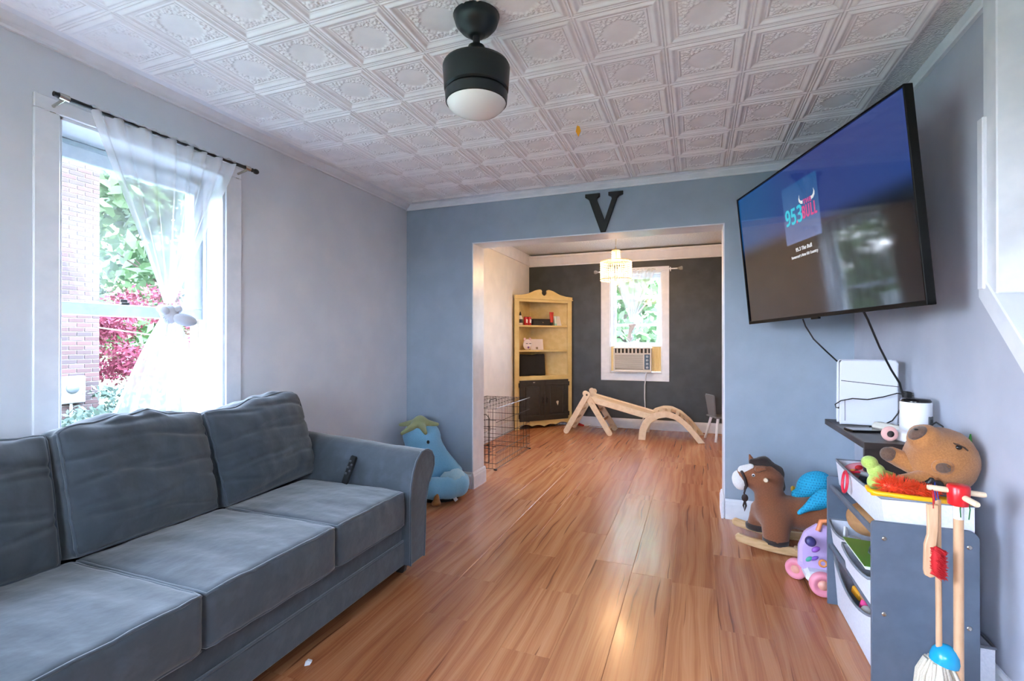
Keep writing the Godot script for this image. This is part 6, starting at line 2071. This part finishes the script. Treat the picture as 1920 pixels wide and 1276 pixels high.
	obj("bristles", br, mat(C(196, 20, 30), 0.7), hb).set_meta("kind", "stuff")
	obj("string", Sh.new().tube(PackedVector3Array([Vector3(-0.002, 0.21, 0.008), Vector3(0.0, 0.25, 0.0), Vector3(0.002, 0.273, -0.014), Vector3(0.006, 0.24, -0.006), Vector3(0.004, 0.21, -0.008)]), 0.0016, 5), mat(C(190, 30, 40), 0.7), hb)

func capybara() -> void:
	var tan := plush(C(184, 124, 70), C(164, 106, 58), 108)
	var cocoa := plush(C(112, 84, 68), C(94, 70, 58), 109)
	var cy := thing("capybara_plush", "large tan plush capybara lying on its side on the toy bins", "plush toy", V(0.79, 0.66, 2.16))
	var o := V(0.79, 0.66, 2.16)
	var P := func(x: float, y: float, d: float) -> Vector3: return V(x, y, d) - o
	var Ft := Basis(Vector3(0, 0, 1), -0.5)
	obj("body", blob([
		ell(P.call(0.805, 0.768, 2.16), Vector3(0.1, 0.1, 0.1)),
		ell(P.call(0.828, 0.757, 2.19), Vector3(0.082, 0.1, 0.1)),
		cap(P.call(0.795, 0.795, 2.13), P.call(0.742, 0.848, 2.09), 0.078, 0.052),
		cap(P.call(0.86, 0.80, 2.2), P.call(0.88, 0.82, 2.25), 0.03, 0.02)], 0.008, 0.05, 0.003, 6), tan, cy)
	obj("leg", blob([cap(P.call(0.73, 0.745, 2.15), P.call(0.668, 0.772, 2.16), 0.036, 0.03)], 0.007, 0.02, 0.002, 3), tan, cy)
	obj("leg", blob([cap(P.call(0.745, 0.705, 2.10), P.call(0.675, 0.694, 2.085), 0.036, 0.026)], 0.007, 0.02, 0.002, 4), tan, cy)
	obj("muzzle", blob([ell(P.call(0.712, 0.872, 2.068), Vector3(0.032, 0.018, 0.028), Basis(Vector3(0, 0, 1), 0.75))], 0.006, 0.01), cocoa, cy)
	for k in 2:
		obj("nostril", Sh.new().ball(P.call(0.702 + 0.016 * k, 0.886 + 0.006 * k, 2.05 + 0.012 * k), Vector3(0.006, 0.003, 0.004)), M.black, cy)
	obj("paw_pad", blob([ell(P.call(0.652, 0.778, 2.145), Vector3(0.026, 0.026, 0.02))], 0.006, 0.01), cocoa, cy)
	obj("paw_pad", blob([ell(P.call(0.662, 0.694, 2.052), Vector3(0.028, 0.024, 0.018))], 0.006, 0.01), cocoa, cy)
	obj("ear", blob([ell(P.call(0.775, 0.765, 2.05), Vector3(0.032, 0.026, 0.014)), ], 0.005, 0.01), tan, cy)
	obj("ear_lining", blob([ell(P.call(0.771, 0.764, 2.036), Vector3(0.022, 0.018, 0.007))], 0.004, 0.01), cocoa, cy)
	obj("eye", Sh.new().ball(P.call(0.82, 0.832, 2.057), Vector3(0.009, 0.008, 0.007)), mat(C(20, 18, 18), 0.1), cy)
	obj("eyelid", Sh.new().tube(PackedVector3Array([P.call(0.803, 0.845, 2.064), P.call(0.818, 0.842, 2.056), P.call(0.836, 0.833, 2.058), P.call(0.848, 0.822, 2.066)]), 0.0028, 6), mat(C(80, 56, 40), 0.8), cy)
	obj("leaf", Sh.new().prism(PV([[0, -0.03], [0.012, 0.0], [0.004, 0.03], [-0.008, 0.01]]), 0.004, Transform3D(Basis(Vector3.UP, 0.8), P.call(0.897, 0.832, 2.17))), mat(C(60, 140, 60), 0.7), cy)

# ------------------------------------------------------------------ rocking horse, walker, bird bed
func floor_toys() -> void:
	var brown := plush(C(146, 88, 56), C(126, 74, 46), 111)
	var darkb := plush(C(56, 42, 38), C(44, 33, 30), 112)
	var whitep := plush(C(236, 232, 230), C(222, 218, 216), 113)
	var o := V(0.5, 0, 3.22)
	var P := func(x: float, y: float, d: float) -> Vector3: return V(x, y, d) - o
	var ho := thing("rocking_horse", "brown plush rocking horse on pale wooden rockers against the blue wall", "rocking horse", o)
	obj("body", blob([
		cap(P.call(0.43, 0.2, 3.22), P.call(0.72, 0.205, 3.22), 0.085, 0.1),
		ell(P.call(0.72, 0.2, 3.22), Vector3(0.12, 0.11, 0.12)),
		cap(P.call(0.41, 0.2, 3.22), P.call(0.385, 0.36, 3.2), 0.085, 0.068),
		ell(P.call(0.385, 0.385, 3.2), Vector3(0.085, 0.075, 0.07)),
		cap(P.call(0.36, 0.40, 3.2), P.call(0.268, 0.392, 3.19), 0.068, 0.054),
		cap(P.call(0.425, 0.17, 3.14), P.call(0.42, 0.085, 3.12), 0.075, 0.068),
		cap(P.call(0.37, 0.17, 3.3), P.call(0.35, 0.085, 3.32), 0.062, 0.055),
		cap(P.call(0.72, 0.16, 3.13), P.call(0.76, 0.07, 3.1), 0.07, 0.055),
		cap(P.call(0.72, 0.16, 3.31), P.call(0.76, 0.07, 3.33), 0.07, 0.055)], 0.0105, 0.05, 0.004, 7), brown, ho)
	obj("muzzle", blob([ell(P.call(0.24, 0.368, 3.186), Vector3(0.042, 0.058, 0.05), Basis(Vector3(0, 0, 1), 0.2))], 0.007, 0.01), whitep, ho)
	obj("blaze", blob([cap(P.call(0.258, 0.428, 3.178), P.call(0.298, 0.452, 3.178), 0.03, 0.02)], 0.006, 0.01), whitep, ho)
	obj("mane", blob([cap(P.call(0.31, 0.475, 3.2), P.call(0.37, 0.475, 3.205), 0.022, 0.034), cap(P.call(0.37, 0.475, 3.205), P.call(0.435, 0.425, 3.21), 0.034, 0.034), cap(P.call(0.435, 0.425, 3.21), P.call(0.455, 0.34, 3.215), 0.034, 0.028)], 0.008, 0.03, 0.004, 8), darkb, ho)
	obj("ear", blob([cap(P.call(0.33, 0.452, 3.13), P.call(0.365, 0.462, 3.115), 0.018, 0.008)], 0.005, 0.01), brown, ho)
	obj("ear", blob([cap(P.call(0.31, 0.475, 3.245), P.call(0.3, 0.505, 3.26), 0.018, 0.006)], 0.005, 0.01), brown, ho)
	obj("eye", Sh.new().ball(P.call(0.307, 0.418, 3.125), Vector3(0.009, 0.009, 0.006)), mat(C(236, 236, 240), 0.2), ho)
	obj("pupil", Sh.new().ball(P.call(0.306, 0.418, 3.119), Vector3(0.005, 0.005, 0.003)), M.black, ho)
	var strap := mat(C(48, 32, 30), 0.6)
	obj("bridle", Sh.new().tube(PackedVector3Array([P.call(0.247, 0.43, 3.155), P.call(0.262, 0.395, 3.132), P.call(0.272, 0.352, 3.135), P.call(0.265, 0.325, 3.165)]), 0.009, 6), strap, ho)
	obj("rein", Sh.new().tube(PackedVector3Array([P.call(0.268, 0.345, 3.13), P.call(0.258, 0.31, 3.12), P.call(0.27, 0.285, 3.12), P.call(0.262, 0.27, 3.12), P.call(0.254, 0.24, 3.12), P.call(0.26, 0.21, 3.12), P.call(0.268, 0.24, 3.12), P.call(0.262, 0.27, 3.12)]), 0.0055, 6), strap, ho)
	obj("rein_knot", Sh.new().ball(P.call(0.262, 0.285, 3.12), Vector3(0.018, 0.022, 0.014)), strap, ho)
	obj("handle", Sh.new().tube(PackedVector3Array([P.call(0.375, 0.395, 3.13), P.call(0.365, 0.41, 3.07), P.call(0.362, 0.414, 3.05)]), [0.012, 0.013, 0.01], 12), M.birch, ho)
	var dots := mat(Color.WHITE, 0.8)
	var im := Image.create(128, 128, false, Image.FORMAT_RGB8)
	im.fill(C(36, 170, 210))
	for a in 8:
		for b in 8:
			var c := Vector2(a * 16 + (8 if b % 2 else 0), b * 16 + 8)
			for x in range(-4, 5):
				for y in range(-4, 5):
					if x * x + y * y <= 13:
						im.set_pixel(posmod(int(c.x) + x, 128), posmod(int(c.y) + y, 128), C(16, 112, 160))
	dots.albedo_texture = ImageTexture.create_from_image(im)
	dots.uv1_triplanar = true
	dots.uv1_scale = Vector3.ONE * 9.0
	obj("saddle_seat", blob([cap(P.call(0.545, 0.3, 3.24), P.call(0.66, 0.36, 3.26), 0.03, 0.045), ell(P.call(0.64, 0.36, 3.28), Vector3(0.095, 0.07, 0.06), Basis(Vector3(0, 0, 1), 0.5))], 0.009, 0.03), dots, ho)
	obj("saddle_flap", blob([cap(P.call(0.66, 0.33, 3.14), P.call(0.535, 0.235, 3.11), 0.04, 0.012), ell(P.call(0.65, 0.31, 3.13), Vector3(0.07, 0.04, 0.022), Basis(Vector3(0, 0, 1), 0.7))], 0.008, 0.03), dots, ho)
	obj("side_knob", Sh.new().ball(P.call(0.535, 0.315, 3.3), Vector3(0.012, 0.018, 0.012)), mat(C(240, 190, 60), 0.5), ho)
	for f in [[0.42, 3.12], [0.35, 3.32], [0.765, 3.1], [0.765, 3.33]]:
		obj("hoof", Sh.new().lathe(PV([[0.05, 0.0], [0.067, 0.006], [0.069, 0.03], [0.055, 0.038]]), 18, Transform3D(Basis(), P.call(f[0], 0.045, f[1]))), darkb, ho)
	var pine := wood(C(226, 190, 142), C(206, 166, 116), 35, Vector3(1.2, 6, 6))
	for d in [3.085, 3.345]:
		var up := PackedVector2Array()
		var lo := PackedVector2Array()
		for k in 25:
			var x := lerpf(-0.27, 0.37, k / 24.0)
			var y := 0.42 * (x - 0.05) * (x - 0.05)
			lo.append(Vector2(x, y))
			up.append(Vector2(x, y + 0.046))
		var poly := PackedVector2Array()
		poly.append_array(lo)
		for k in 4:
			var an := -PI / 4 + PI / 2 * k / 3.0
			poly.append(lo[24].lerp(up[24], 0.5) + Vector2(0.023 * cos(an * 2 * 0.8), 0.023 * sin(an * 2 * 0.8)))
		for k in range(24, -1, -1):
			poly.append(up[k])
		for k in 4:
			var an := PI * 0.6 + PI * 0.8 * k / 3.0
			poly.append(lo[0].lerp(up[0], 0.5) + Vector2(0.023 * cos(an), 0.023 * sin(an)))
		obj("rocker", Sh.new().prism(poly, 0.026, Transform3D(Basis(), P.call(0.5, 0.0, d)), 0.004), pine, ho)
	for x in [0.4, 0.78]:
		obj("cross_bar", Sh.new().box(P.call(x, 0.042, 3.215), Vector3(0.05, 0.016, 0.29), 0.004), pine, ho)
	obj("foot_peg", Sh.new().box(P.call(0.55, 0.05, 3.06), Vector3(0.09, 0.016, 0.07), 0.005), pine, ho)

	# baby walker toy
	var wo := V(0.56, 0, 2.72)
	var Q := func(x: float, y: float, d: float) -> Vector3: return V(x, y, d) - wo
	var lilac := mat(C(206, 178, 226), 0.35)
	var pink := mat(C(240, 150, 168), 0.4)
	var wk := thing("push_walker", "lilac and pink plastic toddler push walker behind the grey organizer", "toy walker", wo)
	obj("front_body", Sh.new().prism(curve2(PV([[-0.09, 0.1], [-0.085, 0.19], [-0.055, 0.26], [0.0, 0.3], [0.06, 0.29], [0.1, 0.24], [0.1, 0.1], [0.06, 0.07], [-0.06, 0.07], [-0.09, 0.1]]), 40), 0.06, Transform3D(Basis(Vector3.RIGHT, -0.2), Q.call(0.555, 0.0, 2.72)), 0.014), lilac, wk)
	obj("base", Sh.new().box(Q.call(0.575, 0.075, 2.75), Vector3(0.18, 0.05, 0.2), 0.015), mat(C(232, 234, 244), 0.35), wk)
	for w in [[0.55, 0.056, 2.645, 0.056], [0.468, 0.05, 2.80, 0.05], [0.66, 0.056, 2.66, 0.056], [0.66, 0.05, 2.82, 0.05]]:
		var axle := Basis(Vector3.RIGHT, PI / 2) if w[2] < 2.7 else Basis(Vector3.RIGHT, PI / 2) * Basis(Vector3(0, 0, 1), 0.5)
		var r: float = w[3]
		var wh := obj("wheel", Sh.new().lathe(PV([[0.014, -0.02], [r * 0.55, -0.022], [r * 0.9, -0.02], [r, -0.008], [r, 0.008], [r * 0.9, 0.02], [r * 0.6, 0.022], [r * 0.5, 0.014], [0, 0.014]]), 28, Transform3D(axle, Q.call(w[0], w[1], w[2]))), pink, wk)
		obj("hub", Sh.new().lathe(PV([[r * 0.42, 0.012], [r * 0.36, 0.02], [0, 0.022]]), 20, Transform3D(axle, Q.call(w[0], w[1], w[2]))), mat(C(236, 170, 150), 0.4), wh)
	obj("knob", Sh.new().lathe(PV([[0.022, 0], [0.022, 0.025], [0.015, 0.03], [0, 0.026]]), 18, Transform3D(Basis(Vector3.RIGHT, PI / 2 - 0.2), Q.call(0.505, 0.238, 2.68))), mat(C(60, 54, 110), 0.3), wk)
	obj("handle_bar", Sh.new().tube(PackedVector3Array([Q.call(0.55, 0.27, 2.74), Q.call(0.565, 0.315, 2.75), Q.call(0.61, 0.325, 2.75), Q.call(0.63, 0.28, 2.75)]), 0.011, 10), mat(C(248, 150, 96), 0.4), wk)
	obj("horn", Sh.new().ball(Q.call(0.528, 0.205, 2.672), Vector3(0.02, 0.012, 0.01), Basis(Vector3(0, 0, 1), 0.6)), mat(C(150, 90, 190), 0.4), wk)
	obj("flap", Sh.new().ball(Q.call(0.5, 0.155, 2.672), Vector3(0.017, 0.01, 0.006), Basis(Vector3(0, 0, 1), 0.7)), mat(C(70, 170, 150), 0.4), wk)
	obj("flap", Sh.new().ball(Q.call(0.522, 0.162, 2.672), Vector3(0.019, 0.009, 0.006), Basis(Vector3(0, 0, 1), 0.5)), mat(C(126, 88, 190), 0.4), wk)
	obj("orange_ring", Sh.new().lathe(PV([[0.014, -0.005], [0.02, 0], [0.014, 0.005], [0.01, 0]]), 18, Transform3D(Basis(Vector3.RIGHT, PI / 2), Q.call(0.556, 0.145, 2.666))), mat(C(248, 160, 90), 0.4), wk)

	# bird-shaped pet bed
	var sky := plush(C(138, 198, 232), C(122, 184, 222), 114)
	var fluff := plush(C(172, 214, 232), C(150, 198, 222), 115, 20.0)
	var bo := V(-1.93, 0, 3.32)
	var R := func(x: float, y: float, d: float) -> Vector3: return V(x, y, d) - bo
	var bd := thing("bird_pet_bed", "light blue plush bird-shaped pet bed with starfish crest beside the sofa", "pet bed", bo)
	obj("back", blob([
		cap(R.call(-2.04, 0.42, 3.40), R.call(-2.0, 0.16, 3.42), 0.125, 0.15),
		ell(R.call(-2.05, 0.44, 3.39), Vector3(0.15, 0.115, 0.11)),
		cap(R.call(-1.96, 0.3, 3.44), R.call(-1.8, 0.15, 3.44), 0.085, 0.085),
		cap(R.call(-2.12, 0.3, 3.42), R.call(-2.19, 0.15, 3.4), 0.08, 0.08)], 0.013, 0.06, 0.003, 9), sky, bd)
	var ringp := []
	for k in 12:
		var a0 := TAU * k / 12.0
		var a1 := TAU * (k + 1) / 12.0
		ringp.append(cap(R.call(-1.93 + 0.25 * cos(a0), 0.105, 3.31 - 0.155 * sin(a0)), R.call(-1.93 + 0.25 * cos(a1), 0.105, 3.31 - 0.155 * sin(a1)), 0.075, 0.075))
	ringp.append(ell(R.call(-1.93, 0.07, 3.31), Vector3(0.2, 0.045, 0.13)))
	obj("seat_ring", blob(ringp, 0.014, 0.03, 0.003, 10), sky, bd)
	obj("wing", blob([ell(R.call(-1.70, 0.135, 3.31), Vector3(0.062, 0.09, 0.11)), ell(R.call(-1.76, 0.16, 3.28), Vector3(0.05, 0.04, 0.07))], 0.01, 0.04, 0.01, 11), fluff, bd)
	obj("wing", blob([ell(R.call(-2.17, 0.135, 3.29), Vector3(0.06, 0.09, 0.11))], 0.012, 0.04, 0.01, 12), fluff, bd)
	obj("base", Sh.new().lathe(PV([[0.0, 0.0], [0.24, 0.0], [0.25, 0.012], [0.24, 0.05], [0, 0.05]]), 30, Transform3D(Basis.from_scale(Vector3(1.0, 1.0, 0.66)), R.call(-1.93, 0.0, 3.31))), M.black_matte, bd)
	var st := PackedVector2Array()
	for k in 10:
		var an := PI / 2 + TAU * k / 10.0
		var r := 0.125 if k % 2 == 0 else 0.055
		st.append(Vector2(cos(an) * r, sin(an) * r * 0.75))
	var star := []
	for k in 5:
		var an := PI / 2 + TAU * k / 5.0 + 0.2
		star.append(cap(R.call(-2.035, 0.555, 3.35), R.call(-2.035 + cos(an) * 0.165, 0.535 + sin(an) * 0.04 - 0.012, 3.31 + sin(an) * 0.12), 0.036, 0.014))
	obj("starfish_crest", blob(star, 0.008, 0.03), plush(C(158, 162, 118), C(144, 150, 106), 116), bd)
	obj("eye", Sh.new().ball(R.call(-1.93, 0.415, 3.295), Vector3(0.012, 0.014, 0.008)), M.black, bd)
	var leg := plush(C(176, 116, 60), C(156, 100, 50), 117)
	for x in [-1.76, -2.1]:
		obj("foot", blob([cap(R.call(x, 0.115, 3.13), R.call(x, 0.05, 3.125), 0.012, 0.02), ell(R.call(x + 0.004, 0.022, 3.11), Vector3(0.034, 0.022, 0.036))], 0.006, 0.02), leg, bd)
	obj("care_tag", Sh.new().box(R.call(-1.668, 0.035, 3.23), Vector3(0.03, 0.05, 0.002), 0.0, Basis(Vector3(0, 0, 1), 0.7)), M.white_plastic, bd)

func _ready() -> void:
	camera_and_light()
	materials()
	rooms()
	windows()
	outdoors()
	sofa()
	fixtures()
	dining()
	desk_things()
	organizer()
	floor_toys()
